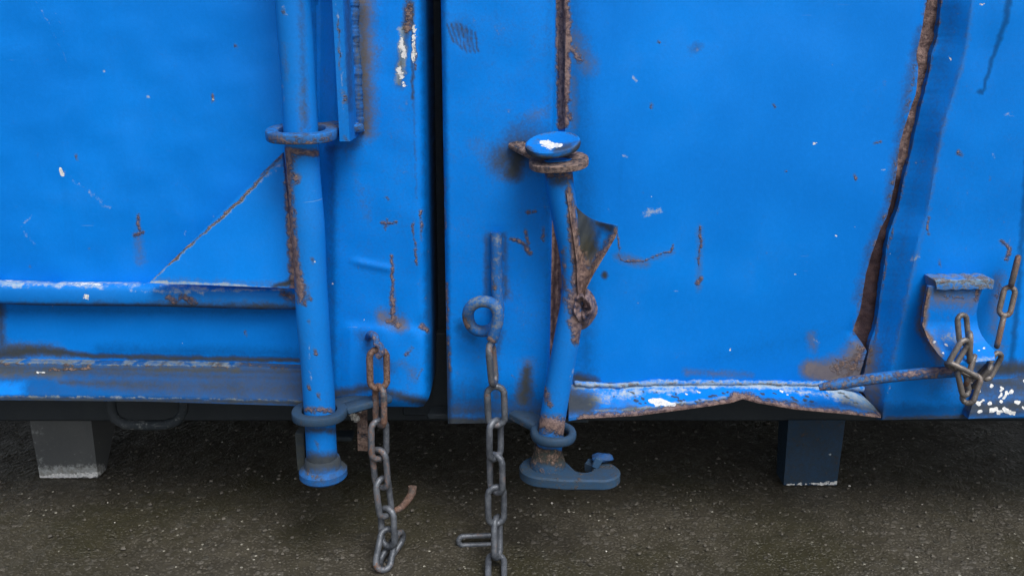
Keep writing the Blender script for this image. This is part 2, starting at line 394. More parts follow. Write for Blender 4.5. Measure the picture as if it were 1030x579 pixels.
wear_shading('doorL', 'g', [(-60, 360), (0, 356), (40, 352), (95, 358), (180, 360), (300, 362)], [16, 14, 9, 4, 4, 4], .85)
wear_shading('doorL', 'g', [(0, 305), (2, 362)], 9, .6); wear_shading('doorL', 'o', [(10, 348), (60, 356)], 14, .5); wear_shading('doorL', 'd', [(0, 312), (300, 314)], 8, .45)
wear_shading('doorL', 'r', [(247, 334), (248, 337)], 3, .7); wear_shading('doorL', 'd', [(100, 352), (318, 356)], 14, .55)
wear_shading('doorL', 'w', [(183, 344)], 1.8, .8); wear_shading('doorL', 'd', [(318, 0), (320, 300)], 10, .5)  # last dark strip paints shade into the recess beside the rod
wear_shading('doorL', 'g', [(330, 0), (331, 45), (333, 110)], 10, .55)
# ---- rail
for a, b, s in ((0, 20, .8), (30, 60, .75), (62, 100, .8), (100, 140, .7), (150, 200, .6), (210, 290, .62)):
    wear_shading('rail', 'p', [(a, 283), (b, 285+ (b-a)*.03)], 8, s)
wear_shading('rail', 'w', [(6, 281), (14, 281)], 2.4, .8); wear_shading('rail', 'w', [(10, 294), (24, 295)], 3, .72); wear_shading('rail', 'w', [(40, 296), (44, 296)], 3, .8); wear_shading('rail', 'w', [(84, 297), (88, 298)], 3, .9)
wear_shading('rail', 'w', [(38, 281), (55, 282)], 2.6, .66); wear_shading('rail', 'w', [(70, 284), (105, 286)], 3, .6)
wear_shading('rail', 'r', [(168, 300), (175, 303)], 5, .8); wear_shading('rail', 'r', [(182, 298), (196, 304)], 6, .8); wear_shading('rail', 'p', [(130, 292), (205, 295)], 4, .55)
wear_shading('rail', 'r', [(286, 296), (302, 303)], 8, .9); wear_shading('rail', 'o', [(150, 303), (290, 306)], 6, .5); wear_shading('rail', 'p', [(155, 290), (290, 292)], 3, .7)
wear_shading('rail', 'g', [(-40, 306), (300, 309)], 5, .7)
# ---- sill
wear_shading('sillL', 'p', [(-40, 364), (100, 366), (240, 368)], 2.0, .7); wear_shading('sillL', 'r', [(-40, 365), (100, 367), (300, 370)], 3, .5); wear_shading('sillL', 'd', [(-60, 372), (330, 380)], 16, .8); wear_shading('sillL', 'g', [(-60, 372), (40, 374), (120, 375), (330, 382)], [11, 11, 11, 20], .62)
wear_shading('sillL', 'g', [(60, 384), (170, 388), (260, 390), (340, 392)], [4, 24, 40, 48], .62); wear_shading('sillL', 'o', [(0, 375), (60, 376)], 10, .6); wear_shading('sillL', 'r', [(50, 372), (90, 370)], 3, .7)
wear_shading('sillL', 'g', [(-60, 400), (330, 405)], 5, .8); wear_shading('sillL', 'p', [(-60, 399), (120, 399), (330, 404)], 2.5, .62); wear_shading('sillL', 'w', [(38, 374), (44, 374)], 2, .8); wear_shading('sillL', 'd', [(60, 390), (330, 394)], 44, 1.6); wear_shading('sillL', 'g', [(-60, 369), (330, 374)], 9, .7); wear_shading('sillL', 'd', [(-60, 376), (110, 376)], 12, .9)
wear_shading('sillL', 'w', [(237, 382)], 1.8, .8); wear_shading('sillL', 'o', [(150, 372), (240, 372)], 5, .6)
# ---- gusset
wear_shading('gussetL', 'r', [(150, 282), (200, 239), (245, 198), (283, 158)], 2.8, .75); wear_shading('gussetL', 'p', [(150, 283), (200, 240), (245, 199), (283, 159)], 3.0, .8); wear_shading('gussetL', 'p', [(262, 182), (284, 164)], 7, .6)
wear_shading('gussetL', 'r', [(264, 174), (284, 156)], 7, .72); wear_shading('gussetL', 'r', [(290, 160), (292, 220), (297, 288)], [9, 7, 9], 1.0); wear_shading('gussetL', 'p', [(288, 170), (294, 280)], 5, .5); wear_shading('gussetL', 'p', [(152, 284), (220, 286), (282, 291)], 3.4, .9)
wear_shading('gussetL', 'o', [(160, 281), (290, 286)], 6, .4); wear_shading('gussetL', 'g', [(275, 289), (292, 283)], 5, .8); wear_shading('gussetL', 'p', [(258, 150), (256, 175)], 3, .6)
# ---- left rod
wear_shading('rodL', 'g', [(303, 0), (307, 128)], 8, .42); wear_shading('rodL', 'o', [(303, 90), (305, 132)], 11, .45); wear_shading('rodL', 'r', [(288, 152), (318, 154)], 7, .9)
wear_shading('rodL', 'r', [(288, 158), (290, 200), (296, 262), (304, 298)], [14, 9, 8, 11], .92); wear_shading('rodL', 'p', [(288, 160), (293, 270)], 5, .5); wear_shading('rodL', 'r', [(293, 172), (298, 182)], 6, .8); wear_shading('rodL', 'o', [(294, 176), (300, 178)], 6, .9)
for x, y in ((313, 260), (306, 305), (310, 322), (317, 352), (310, 388), (320, 396), (304, 303), (311, 298), (296, 210), (284, 10)): wear_shading('rodL', 'r', [(x, y), (x+1.5, y+3)], 3.6, .78)
wear_shading('rodL', 'p', [(284, 6), (288, 16)], 4, .6); wear_shading('rodL', 'r', [(304, 411), (334, 413)], 5, .75); wear_shading('rodL', 'g', [(308, 432), (336, 433)], 6, .7); wear_shading('rodL', 'r', [(318, 444), (320, 450)], 4, .6)
wear_shading('rodL', 'p', [(283, 60), (286, 110)], 3, .45); wear_shading('rodL', 'o', [(286, 45), (289, 80)], 6, .4); wear_shading('rodL', 'g', [(300, 466), (345, 464)], 16, 1.0); wear_shading('rodL', 'r', [(308, 474), (325, 484)], 6, .6)
wear_shading('rodL', 'p', [(310, 330), (314, 398)], 2.5, .45)
# ---- left post
wear_shading('postL', 'g', [(412, 4), (404, 60), (402, 84)], [10, 9, 11], .6); wear_shading('postL', 'r', [(411, 6), (410, 30)], 9, .9); wear_shading('postL', 'p', [(404, 30), (405, 60), (401, 82)], [7, 7, 9], .95); wear_shading('postL', 'w', [(402, 70), (406, 84)], 6, .66); wear_shading('postL', 'w', [(403, 36), (406, 56)], 5, .7); wear_shading('postL', 'w', [(416, 26), (416, 62)], 4, .64)
wear_shading('postL', 'r', [(417, 40), (418, 70)], 3, .7); wear_shading('postL', 'g', [(415, 6), (415, 100)], 3, .7); wear_shading('postL', 'g', [(416, 100), (419, 200)], 2, .4)
wear_shading('postL', 'r', [(384, 224), (398, 224)], 3.6, .8); wear_shading('postL', 'r', [(389, 220), (388, 232)], 3, .7)
wear_shading('postL', 'r', [(415, 225), (417, 245), (419, 266)], 2.8, .78); wear_shading('postL', 'r', [(394, 258), (395, 285), (395, 322)], [3.2, 3.6, 8], .9); wear_shading('postL', 'r', [(390, 322), (400, 326)], 7, .8); wear_shading('postL', 'o', [(385, 318), (403, 326)], 14, .8)
wear_shading('postL', 'r', [(424, 328), (430, 333)], 5, .85); wear_shading('postL', 'r', [(423, 212), (424, 240)], 3.5, .7); wear_shading('postL', 'r', [(408, 357), (414, 350)], 4, .7); wear_shading('postL', 'r', [(420, 380), (424, 372)], 3, .6)
wear_shading('postL', 'g', [(364, 336), (392, 372)], 14, .45); wear_shading('postL', 'g', [(330, 398), (372, 390), (432, 406)], [12, 8, 8], .75); wear_shading('postL', 'o', [(405, 365), (418, 380)], 10, .45)
wear_shading('postL', 'g', [(363, 8), (365, 60), (367, 130)], 13, .5); wear_shading('postL', 'o', [(366, 0), (368, 130)], 20, .75); wear_shading('postL', 'g', [(330, 150), (362, 146)], 9, .35)
wear_shading('postL', 'd', [(426, -100), (431, 200), (434, 390)], 8, .7); wear_shading('postL', 'p', [(350, 329), (372, 329)], 2.5, .5); wear_shading('postL', 'w', [(334, 285)], 2, .85); wear_shading('postL', 'w', [(366, 322)], 1.6, .85)  # dark band paints shade on the edge rounding into the gap
wear_shading('postL', 'r', [(388, 198), (390, 200)], 3, .6); wear_shading('postL', 'd', [(334, 150), (336, 400)], 9, .4); wear_shading('postL', 'o', [(352, 160), (370, 220)], 12, .25)  # dark band right of the rod is painted shade
# ---- right post
wear_shading('postR', 'g', [(528, 150), (508, 160)], [44, 30], .70); wear_shading('postR', 'g', [(526, 148), (516, 172)], [20, 18], .9); wear_shading('postR', 'o', [(532, 118), (545, 112)], 14, .42); wear_shading('postR', 'o', [(484, 150), (500, 176)], 22, .35)
wear_shading('postR', 'r', [(515, 240), (526, 245), (533, 254)], 4.2, .9); wear_shading('postR', 'r', [(529, 232), (531, 245)], 3.6, .8); wear_shading('postR', 'r', [(546, 230), (547, 242)], 4, .7); wear_shading('postR', 'r', [(531, 214), (538, 212)], 3.5, .7)
wear_shading('postR', 'g', [(459, 28), (473, 44)], 14, .42)
for k in range(7): wear_shading('postR', 'g', [(450+k*4.6, 21+k*1.2+1.5*abs(k-3)), (456+k*4.2, 47+k*1.6-1.5*abs(k-3))], 2.2, .62)
wear_shading('postR', 'g', [(489, 238), (489, 300)], 6, .5); wear_shading('postR', 'g', [(508, 238), (508, 300)], 6, .5); wear_shading('postR', 'g', [(490, 236), (508, 236)], 6, .5); wear_shading('postR', 'g', [(505, 335), (498, 360), (500, 400)], 7, .45)  # lines around the welded bar: grime with recess shade painted in
wear_shading('postR', 'o', [(508, 280), (512, 300)], 8, .5); wear_shading('postR', 'g', [(530, 372), (527, 402)], [9, 14], .75); wear_shading('postR', 'o', [(530, 365), (526, 400)], 15, .6)
wear_shading('postR', 'r', [(449, 285), (450, 330)], 3.4, .7); wear_shading('postR', 'r', [(451, 340), (452, 372)], 3.6, .75); wear_shading('postR', 'r', [(447, 180), (448, 230)], 2.5, .55); wear_shading('postR', 'g', [(448, 340), (452, 420)], 7, .6)
wear_shading('postR', 'g', [(450, 424), (552, 424)], 8, .95); wear_shading('postR', 'g', [(456, 412), (545, 414)], 18, .55); wear_shading('postR', 'd', [(452, 400), (548, 404)], 26, .5); wear_shading('postR', 'd', [(556, -100), (552, 380)], 9, .25)
wear_shading('postR', 'r', [(514, 377), (518, 379)], 3, .6); wear_shading('postR', 'd', [(462, 328), (476, 340)], 10, .6); wear_shading('postR', 'd', [(445, -100), (450, 400)], 6, .4)
# ---- right panel
wear_shading('panelR', 'r', [(565, -200), (566, 0), (567, 40), (566, 125)], [11, 10, 11, 8], 1.45); wear_shading('panelR', 'r', [(570, 45), (584, 60)], [12, 10], .72); wear_shading('panelR', 'o', [(575, 40), (590, 65)], 20, .6)
wear_shading('panelR', 'r', [(571, 90), (572, 100)], 5, .9); wear_shading('panelR', 'r', [(573, 114), (574, 120)], 5, .9); wear_shading('panelR', 'o', [(577, 80), (576, 128)], 9, .5)
wear_shading('panelR', 'r', [(558, 190), (559, 250), (557, 300), (556, 360)], [8, 9, 11, 8], 1.6); wear_shading('panelR', 'd', [(575, 0), (585, 200), (590, 370)], [28, 30, 20], .50)  # wide dark band paints the shade right of post and rod
wear_shading('panelR', 'g', [(698, 50), (702, 47)], 10, .42); wear_shading('panelR', 'p', [(697, 52), (703, 47)], 8, .40)
wear_shading('panelR', 'r', [(662, 42)], 3.6, .6); wear_shading('panelR', 'r', [(655, 105), (656, 108)], 3.4, .66); wear_shading('panelR', 'r', [(778, 106), (779, 108)], 3.6, .66); wear_shading('panelR', 'p', [(637, 78), (640, 82)], 4, .6)
wear_shading('panelR', 'w', [(656, 198)], 2.0, .8); wear_shading('panelR', 'p', [(650, 215), (662, 212)], 9, .52); wear_shading('panelR', 'p', [(610, 208), (614, 214)], 4, .5); wear_shading('panelR', 'r', [(648, 194)], 3, .5); wear_shading('panelR', 'p', [(628, 157), (632, 158)], 3, .6)
wear_shading('panelR', 'w', [(818, 145), (822, 144)], 2.2, .8); wear_shading('panelR', 'r', [(860, 177), (861, 180)], 3.4, .7); wear_shading('panelR', 'r', [(790, 172)], 2.6, .7); wear_shading('panelR', 'r', [(880, 144), (886, 143)], 2.4, .6); wear_shading('panelR', 'p', [(864, 72), (836, 66)], 1.5, .5); wear_shading('panelR', 'p', [(887, 171), (890, 171)], 2.4, .7)
wear_shading('panelR', 'r', [(621, 232), (623, 256), (626, 262), (645, 263), (664, 256), (675, 253), (677, 246)], 2.2, .70); wear_shading('panelR', 'o', [(622, 258), (650, 266)], 9, .6); wear_shading('panelR', 'o', [(650, 262), (676, 254)], 6, .45)
wear_shading('panelR', 'r', [(704, 228), (705, 240), (703, 262), (702, 268)], [2.4, 3, 2.4, 1.6], .78); wear_shading('panelR', 'o', [(704, 230), (703, 290)], 7, .5); wear_shading('panelR', 'r', [(702, 284), (705, 280)], 4.5, .85); wear_shading('panelR', 'g', [(608, 276), (609, 278)], 5, .9)
wear_shading('panelR', 'p', [(675, 292), (683, 293)], 2, .55); wear_shading('panelR', 'w', [(840, 237), (841, 238)], 2, .9); wear_shading('panelR', 'w', [(799, 276), (801, 276)], 2, .9); wear_shading('panelR', 'w', [(734, 351), (735, 351)], 1.8, .8)
wear_shading('panelR', 'r', [(578, 384), (640, 386), (900, 386)], 2.4, .6); wear_shading('panelR', 'o', [(690, 374), (755, 377)], 7, .55); wear_shading('panelR', 'g', [(580, 380), (600, 386)], 9, .8)
wear_shading('panelR', 'r', [(943, -100), (930, 30), (920, 70), (905, 145), (896, 205), (880, 245), (870, 280), (862, 320), (856, 345)], 5, .5); wear_shading('panelR', 'g', [(925, 30), (916, 75), (902, 145), (893, 205), (874, 250), (862, 300)], [9, 12, 10, 9, 10, 10], .42)
wear_shading('panelR', 'o', [(862, 352), (846, 380)], [20, 26], .9); wear_shading('panelR', 'r', [(868, 352), (852, 378)], [12, 14], .62); wear_shading('panelR', 'o', [(815, 372), (840, 376), (864, 378)], [16, 26, 32], 1.15); wear_shading('panelR', 'o', [(816, 338), (818, 350)], 9, .5); wear_shading('panelR', 'r', [(840, 370), (862, 366)], 22, .5); wear_shading('panelR', 'p', [(800, 384), (860, 386)], 5, .6); wear_shading('panelR', 'p', [(838, 380), (855, 384)], 8, .5)
wear_shading('panelR', 'p', [(818, 340), (824, 344)], 4, .4); wear_shading('panelR', 'd', [(720, 360), (860, 330)], 26, .28)
# ---- corner post
wear_shading('corner', 'r', [(967, -100), (946, 0), (942, 40), (932, 80), (922, 125), (912, 170), (903, 210), (893, 250), (886, 300), (880, 345)], 3, .6)
wear_shading('corner', 'r', [(872, 352), (862, 385)], 16, .66); wear_shading('corner', 'o', [(876, 352), (872, 400)], [16, 20], .8)
wear_shading('corner', 'o', [(1010, -180), (978, 0), (970, 57), (947, 133), (932, 217), (913, 295), (898, 363)], 6, .42)
wear_shading('corner', 'g', [(960, 0), (940, 120), (915, 215), (893, 330), (885, 410)], [19, 22, 22, 20, 20], .20); wear_shading('corner', 'd', [(980, -200), (958, 0), (937, 120), (912, 215), (890, 330), (880, 410)], 22, .16); wear_shading('corner', 'o', [(880, 380), (882, 418)], 12, .7)  # long grey and dark bands paint shade on the turned-away bevel
wear_shading('corner', 'd', [(1020, -40), (1012, 20), (998, 60), (988, 94)], [6, 5, 3.4, 2.6], .8); wear_shading('corner', 'd', [(986, 92)], 5, .9)
wear_shading('corner', 'w', [(985, 4), (990, 4)], 3, .7); wear_shading('corner', 'w', [(955, 56), (956, 60)], 2, .7); wear_shading('corner', 'p', [(1010, 114), (1018, 116)], 7, .55); wear_shading('corner', 'p', [(998, 155), (1002, 160)], 4, .5)
wear_shading('corner', 'r', [(963, 153), (967, 156)], 4.4, .8); wear_shading('corner', 'r', [(934, 218), (933, 236)], 3, .8); wear_shading('corner', 'r', [(945, 262), (946, 268)], 3, .66); wear_shading('corner', 'r', [(907, 325)], 3, .7); wear_shading('corner', 'p', [(918, 262), (924, 258)], 4, .6); wear_shading('corner', 'r', [(995, 178), (996, 182)], 2.6, .6)
wear_shading('corner', 'r', [(1007, 243), (1016, 250), (1012, 260)], 4, .75); wear_shading('corner', 'o', [(1005, 280), (1000, 330), (1008, 350)], 12, .55); wear_shading('corner', 'r', [(1006, 288), (1004, 296)], 7, .62); wear_shading('corner', 'o', [(930, 290), (925, 330), (945, 362)], [7, 8, 10], .75); wear_shading('corner', 'r', [(928, 300), (925, 332), (940, 356)], 3.4, .6)
wear_shading('corner', 'g', [(985, 370), (1060, 372)], 14, .85); wear_shading('corner', 'o', [(930, 375), (980, 395)], 20, .35); wear_shading('corner', 'd', [(890, 415), (990, 412)], 14, .8); wear_shading('corner', 'g', [(890, 421), (985, 418)], 4, .8)  # first band paints the shadow along the top of the ledge
wear_shading('corner', 'd', [(1034, 150), (1024, 300), (1017, 372)], 5, .7); wear_shading('corner', 'p', [(895, 388), (893, 396)], 2, .7); wear_shading('corner', 'w', [(895, 255)], 1.8, .8); wear_shading('corner', 'd', [(950, 372), (940, 400), (975, 408)], 16, .4)
# ---- ledge right
wear_shading('ledge', 'g', [(975, 385), (1560, 384)], 40, .72); wear_shading('ledge', 'g', [(975, 410), (1060, 408)], 20, .8)
for k in range(64):
    x = rng.uniform(982, 1100); y = 381+36*rng.random()**.8
    if x < 1000 and y < 386: continue
    th = rng.uniform(-1, 1); ln = rng.uniform(0, 1)**1.6*5.5; wd = rng.uniform(1.2, 3.2)
    wear_shading('ledge', 'w', [(x-ln*.5*math.cos(th), y-ln*.5*math.sin(th)), (x+ln*.5*math.cos(th), y+ln*.5*math.sin(th))], wd, 1.35)
# ---- flange right
wear_shading('flange', 'p', [(578, 388), (660, 387), (740, 387), (840, 388), (884, 410)], 6, 1.0); wear_shading('flange', 'g', [(585, 414), (640, 412), (700, 406), (745, 398), (800, 405), (870, 414)], 5, .5); wear_shading('flange', 'p', [(600, 413), (640, 412), (690, 405), (730, 400)], 4, .7); wear_shading('flange', 'o', [(600, 404), (640, 408)], 12, .4); wear_shading('flange', 'r', [(600, 388), (720, 385), (860, 388)], 3, .5)
wear_shading('flange', 'g', [(572, 404), (590, 406)], [28, 20], 1.0); wear_shading('flange', 'p', [(598, 402), (615, 398), (650, 393), (700, 393)], [15, 13, 8, 6], .68); wear_shading('flange', 'g', [(600, 412), (640, 411)], 5, .6)
wear_shading('flange', 'w', [(655, 402), (668, 405), (678, 407)], [3.6, 5.0, 2.4], 1.25); wear_shading('flange', 'w', [(662, 405)], 4.6, 1.3); wear_shading('flange', 'r', [(585, 421), (640, 418), (690, 411), (735, 404), (747, 399), (762, 404), (800, 411), (860, 417), (885, 419)], [8, 8, 7, 7, 9, 7, 7, 6, 5], 1.05)
wear_shading('flange', 'p', [(790, 392), (840, 398), (880, 412)], [5, 8, 9], .72); wear_shading('flange', 'g', [(850, 405), (884, 414)], 12, .6); wear_shading('flange', 'p', [(835, 392), (860, 400), (880, 410)], 9, .85); wear_shading('flange', 'r', [(738, 396), (756, 398)], 7, .7)
for k in range(60):
    x = 600+rng.uniform(0, 260); y = 392+rng.uniform(0, 14); wear_shading('flange', 'g' if k % 19 else 'w', [(x, y), (x+rng.uniform(0, 4), y+.6)], rng.uniform(.9, 2.0), .9)
# ---- right rod, torn plate
wear_shading('rodR', 'r', [(552, 176), (574, 178)], 9, .85); wear_shading('rodR', 'g', [(556, 182), (566, 182)], 10, .7); wear_shading('rodR', 'r', [(572, 190), (577, 230), (582, 292)], [6, 9, 10], 1.0); wear_shading('rodR', 'o', [(571, 182), (573, 190)], 4, .8)
wear_shading('rodR', 'g', [(553, 232), (562, 262)], 6, .55); wear_shading('rodR', 'r', [(567, 250), (568, 292)], 5, .62); wear_shading('rodR', 'p', [(569, 183), (575, 188)], 4, .7); wear_shading('rodR', 'r', [(580, 300), (584, 335)], [13, 8], .72)
wear_shading('rodR', 'p', [(576, 372), (572, 382)], 3, .7); wear_shading('rodR', 'r', [(548, 392), (552, 408)], 6, .7); wear_shading('rodR', 'r', [(540, 424), (575, 430)], 15, .95); wear_shading('rodR', 'g', [(540, 428), (572, 436)], 11, .55)
wear_shading('rodR', 'g', [(538, 455), (566, 460)], 14, .85); wear_shading('rodR', 'r', [(578, 300), (580, 342)], [16, 8], .9); wear_shading('rodR', 'p', [(557, 176), (560, 190)], 3, .5)
wear_shading('torn', 'r', [(569, 190), (573, 220), (578, 260), (583, 292)], [6, 9, 11, 14], 1.0); wear_shading('torn', 'r', [(622, 234), (612, 255), (600, 276), (588, 296)], [8, 14, 20, 24], 1.15); wear_shading('torn', 'r', [(583, 258), (587, 300)], [14, 26], 1.1)
wear_shading('torn', 'r', [(572, 210), (577, 250), (580, 290)], [9, 12, 14], 1.1); wear_shading('torn', 'g', [(579, 206), (588, 228), (590, 250)], [12, 19, 18], 1.0); wear_shading('torn', 'g', [(600, 224), (615, 230)], 7, .7); wear_shading('torn', 'o', [(588, 250), (594, 272)], 20, .9); wear_shading('torn', 'p', [(572, 196), (580, 250)], 3, .7); wear_shading('torn', 'p', [(618, 240), (600, 268)], 4, .75)
wear_shading('cap', 'w', [(546, 143), (553, 146), (562, 146)], [4, 5.5, 3.4], 1.2); wear_shading('cap', 'w', [(574, 130), (577, 131)], 2.4, 1); wear_shading('cap', 'p', [(532, 156), (560, 160), (580, 148)], 4, .62); wear_shading('cap', 'g', [(560, 150), (572, 148)], 8, .75); wear_shading('cap', 'g', [(528, 150), (540, 160), (560, 162), (576, 155), (584, 145)], 6, 1.0); wear_shading('cap', 'r', [(531, 148), (545, 135), (565, 129), (580, 136)], 3, .62); wear_shading('cap', 'r', [(548, 162), (575, 156)], 3, .5)
wear_shading('eyebolt', 'r', [(466, 322), (469, 328)], 7, .85); wear_shading('eyebolt', 'r', [(492, 341), (497, 343)], 5, .9); wear_shading('eyebolt', 'p', [(472, 304), (488, 302)], 6, .6); wear_shading('eyebolt', 'g', [(470, 318), (486, 330)], 16, .6); wear_shading('eyebolt', 'r', [(497, 284), (498, 290)], 4, .7); wear_shading('eyebolt', 'p', [(499, 238), (500, 246)], 7, .6)
wear_shading('bracket', 'p', [(936, 283), (992, 283)], 7, .95); wear_shading('bracket', 'r', [(940, 284), (975, 282)], 5, .62); wear_shading('bracket', 'r', [(950, 297), (972, 300)], 6, .62); wear_shading('bracket', 'r', [(984, 292), (982, 300)], 6, .8); wear_shading('bracket', 'o', [(934, 292), (929, 330), (946, 358)], 6, .95); wear_shading('bracket', 'o', [(945, 300), (978, 303)], 20, .7); wear_shading('bracket', 'g', [(940, 294), (985, 294)], 9, .6); wear_shading('bracket', 'r', [(932, 296), (928, 328), (938, 350)], 4.5, .8)
wear_shading('bracket', 'p', [(950, 338), (968, 342)], 9, .55); wear_shading('bracket', 'p', [(950, 364), (1000, 360)], 4, .7)  # first pale patch paints a highlight where the bracket faces up
for x, y in ((940, 344), (949, 355), (985, 352), (990, 350), (952, 346)): wear_shading('bracket', 'w', [(x, y)], 2.4, 1)
wear_shading('stay', 'r', [(900, 378), (935, 374), (965, 372)], [9, 12, 12], .75); wear_shading('stay', 'p', [(830, 388), (900, 378)], 5, .55); wear_shading('stay', 'r', [(824, 392), (836, 388)], 6, .62); wear_shading('stay', 'r', [(862, 382), (880, 380)], 5, .55); wear_shading('stay', 'o', [(820, 392), (960, 378)], 8, .45)
wear_shading('foot', 'p', [(36, 476), (102, 474)], 12, 1.0); wear_shading('foot', 'w', [(38, 480), (100, 477)], 6, .75); wear_shading('foot', 'w', [(790, 487.5), (810, 487), (826, 486), (844, 485)], [1.6, 2.2, 4.5, 3.5], .8); wear_shading('foot', 'p', [(40, 462), (46, 470)], 8, .5)
wear_shading('foot', 'p', [(30, 430), (90, 470)], 44, .30)
wear_shading('beam', 'w', [(-30, 405), (2, 412)], 10, .75); wear_shading('beam', 'o', [(-30, 400), (6, 410)], 18, .9)
wear_shading('bar', 'p', [(338, 0), (343, 60), (346, 140)], 3, .5); wear_shading('bar', 'r', [(346, 92), (347, 102)], 5, .62); wear_shading('bar', 'g', [(350, 0), (352, 110)], 6, .42); wear_shading('bar', 'r', [(340, 20), (342, 70)], 2.4, .66); wear_shading('bar', 'r', [(346, 138), (350, 142)], 4, .7)
wear_shading('weld', 'g', [(360, 0), (362, 125)], 14, .62); wear_shading('weld', 'p', [(360, 50), (362, 125)], 5, .5)
wear_shading('ringL', 'r', [(272, 138), (300, 148), (332, 140)], 8, .62); wear_shading('ringL', 'p', [(276, 128), (300, 128)], 5, .55); wear_shading('ringL', 'o', [(318, 120), (342, 124)], 12, .9)
wear_shading('lever', 'd', [(520, 470), (620, 470)], 18, .4)

# ================================================================== THE SETTING
def axis(a, b, fa, fb, st):
    out = [a]; x = a
    while x < b-1e-9:
        d = fa-x if x < fa else (x-fb if x >= fb else 0)
        s = st if fa <= x < fb else max(st, min(6, .30*d+st))
        if x < fa < x+s: s = fa-x
        x = min(b, x+s); out.append(x)
    return np.array(out)
gx, gy = axis(-60, 60, -1.15, 1.15, .0046), axis(-60, 60, -.32, .85, .0042)
GX, GY = np.meshgrid(gx, gy)
GZ = (.0020*wob(GX, GY, 3, 6, 14)+.0008*wob(GX, GY, 9, 6, 120))*np.clip((.35-GY)/.35, .15, 1)+.0007*wob(GX, GY, 19, 4, 520)
GZ = np.where((abs(GX) > 3) | (abs(GY) > 3), 0, GZ)-.0015
gi = np.arange(GX.size).reshape(GX.shape)
gf = np.stack([gi[:-1, :-1], gi[:-1, 1:], gi[1:, 1:], gi[1:, :-1]], -1).reshape(-1, 4).tolist()
g = mesh_obj('asphalt_ground', np.stack([GX, GY, GZ], -1).reshape(-1, 3), gf, ASPH)
tag(g, 'dark wet asphalt yard with fine pale stone chips', kind='structure')
# loose grit
def grit(name, n, mat, smin, smax, label, x0=-.9, x1=.9, y0=-.32, y1=.75, sd=1):
    r = np.random.default_rng(sd); mb = MB()
    for k in range(n):
        x, y = r.uniform(x0, x1), r.uniform(y0, y1); s = smin+(smax-smin)*r.random()**3
        V = []
        for i in range(6):
            th = i*1.047+r.uniform(-.3, .3); V.append((x+s*math.cos(th)*r.uniform(.7, 1.1), y+s*math.sin(th)*r.uniform(.6, 1.1), .0005))
        for i in range(6): V.append((x+(V[i][0]-x)*.6, y+(V[i][1]-y)*.6, s*r.uniform(.55, 1.0)))
        mb.add(V, [[i, (i+1) % 6, 6+(i+1) % 6, 6+i] for i in range(6)]+[list(range(6, 12))])
    o = mb.build(name, mat, smooth=False); return tag(o, label, kind='stuff')
grit('grit', 2100, STONE, .0010, .0042, 'fine grey brown grit scattered over the wet asphalt')
grit('paint_flakes', 34, FLAKE, .0009, .0026, 'tiny white paint flakes fallen on the dark asphalt', sd=5)

# ================================================================== THE CONTAINER
C = empty('waste_container', (0, 0, 0), 'large scratched and rusty blue steel waste container standing on short feet', 'container')
def und(X, Y, sc=.012, amp=.0022, seed=1): return amp*wob(X, Y, seed, 4, sc)
# body behind the doors
mb = MB(); mb.box((-1.30, .13, .235), (1.36, 2.0, 1.42), .004); mb.build('container_body', BLUE, C, None, {'g': 1.2})  # all-over dark coat paints the shade seen through the door gap
zb0 = at(100, 424, .17)[2]
mb = MB(); mb.box((-1.28, .17, zb0), (1.34, .26, .236), .004);
mb.build('floor_beam', DARK, C, 'beam')
# left door
doorL = sheet('door_panel', -560, 320, -640, 367, lambda X, Y, s, t: .02+und(X, Y, .011, .0020, 2)+.0012*wob(X, Y, 8, 3, .05), BLUE, C, 'doorL', thk=.09)
post_L = [(-640, 405), (0, 428), (200, 431.5), (330, 434), (395, 433.5), (403, 431), (409, 426)]
def yL(X, Y, s, t):
    rt = np.interp(Y, *np.array(post_L).T); d = rt-X
    y = .020*np.clip((338-X)/16, 0, 1)**1.5
    y = y+.018*np.clip((15-d)/15, 0, 1)**2.6
    y = y+.012*np.clip((Y-396)/13, 0, 1)**2.4
    y = y-.0035/(1+np.exp(-(Y-328-.06*(X-380))/2.2))*np.clip((X-342)/10, 0, 1)
    y = y+.0035*np.exp(-((X-395)/9)**2-((Y-322)/16)**2)-.0022*np.exp(-((Y-270-.2*(X-390))/4)**2)*np.clip((398-X)/8, 0, 1)*np.clip((X-350)/12, 0, 1)
    y = y+.004*np.exp(-((X-424)/6)**2-((Y-330)/10)**2)
    return y+und(X, Y, .03, .0016, 5)
sheet('door_edge_post', [(-640, 318), (0, 318), (409, 322)], post_L, -640, [(318, 404), (345, 408), (420, 409), (434, 407)], yL, BLUE, C, 'postL', {'g': .15, 'p': .13}, thk=.125, step=1.4)
# rail
rl = MB()
pr = []
for k in range(20):
    th = 2*math.pi*k/20; c_, s_ = math.cos(th), math.sin(th)
    pr.append((math.copysign(abs(c_)**.6, c_)*.9, math.copysign(abs(s_)**.6, s_)))
xs = np.concatenate([np.linspace(-560, -12, 8), np.linspace(0, 302, 160)])
pts = at(xs, 293.5+ (xs+0)*.019+.5*np.sin(xs*.03), .008)
rl.tube(pts, .0148, 20, prof=pr, up=(0, 0, 1)); rl.build('rail', BLUEROD, C, 'rail', {'g': .08}, angle=50)
# sill
def sillY(X, Y, s, t): return .006-.024*np.clip(t/.86, 0, 1)+.001*wob(X, Y, 4, 4, .05)
sheet('sill', -560, 332, [(-560, 355), (0, 364), (240, 368), (332, 372)], [(-560, 392), (0, 402), (150, 403.5), (332, 409)], sillY, BLUE, C, 'sillL', {'g': .16}, thk=.12, mid=380)
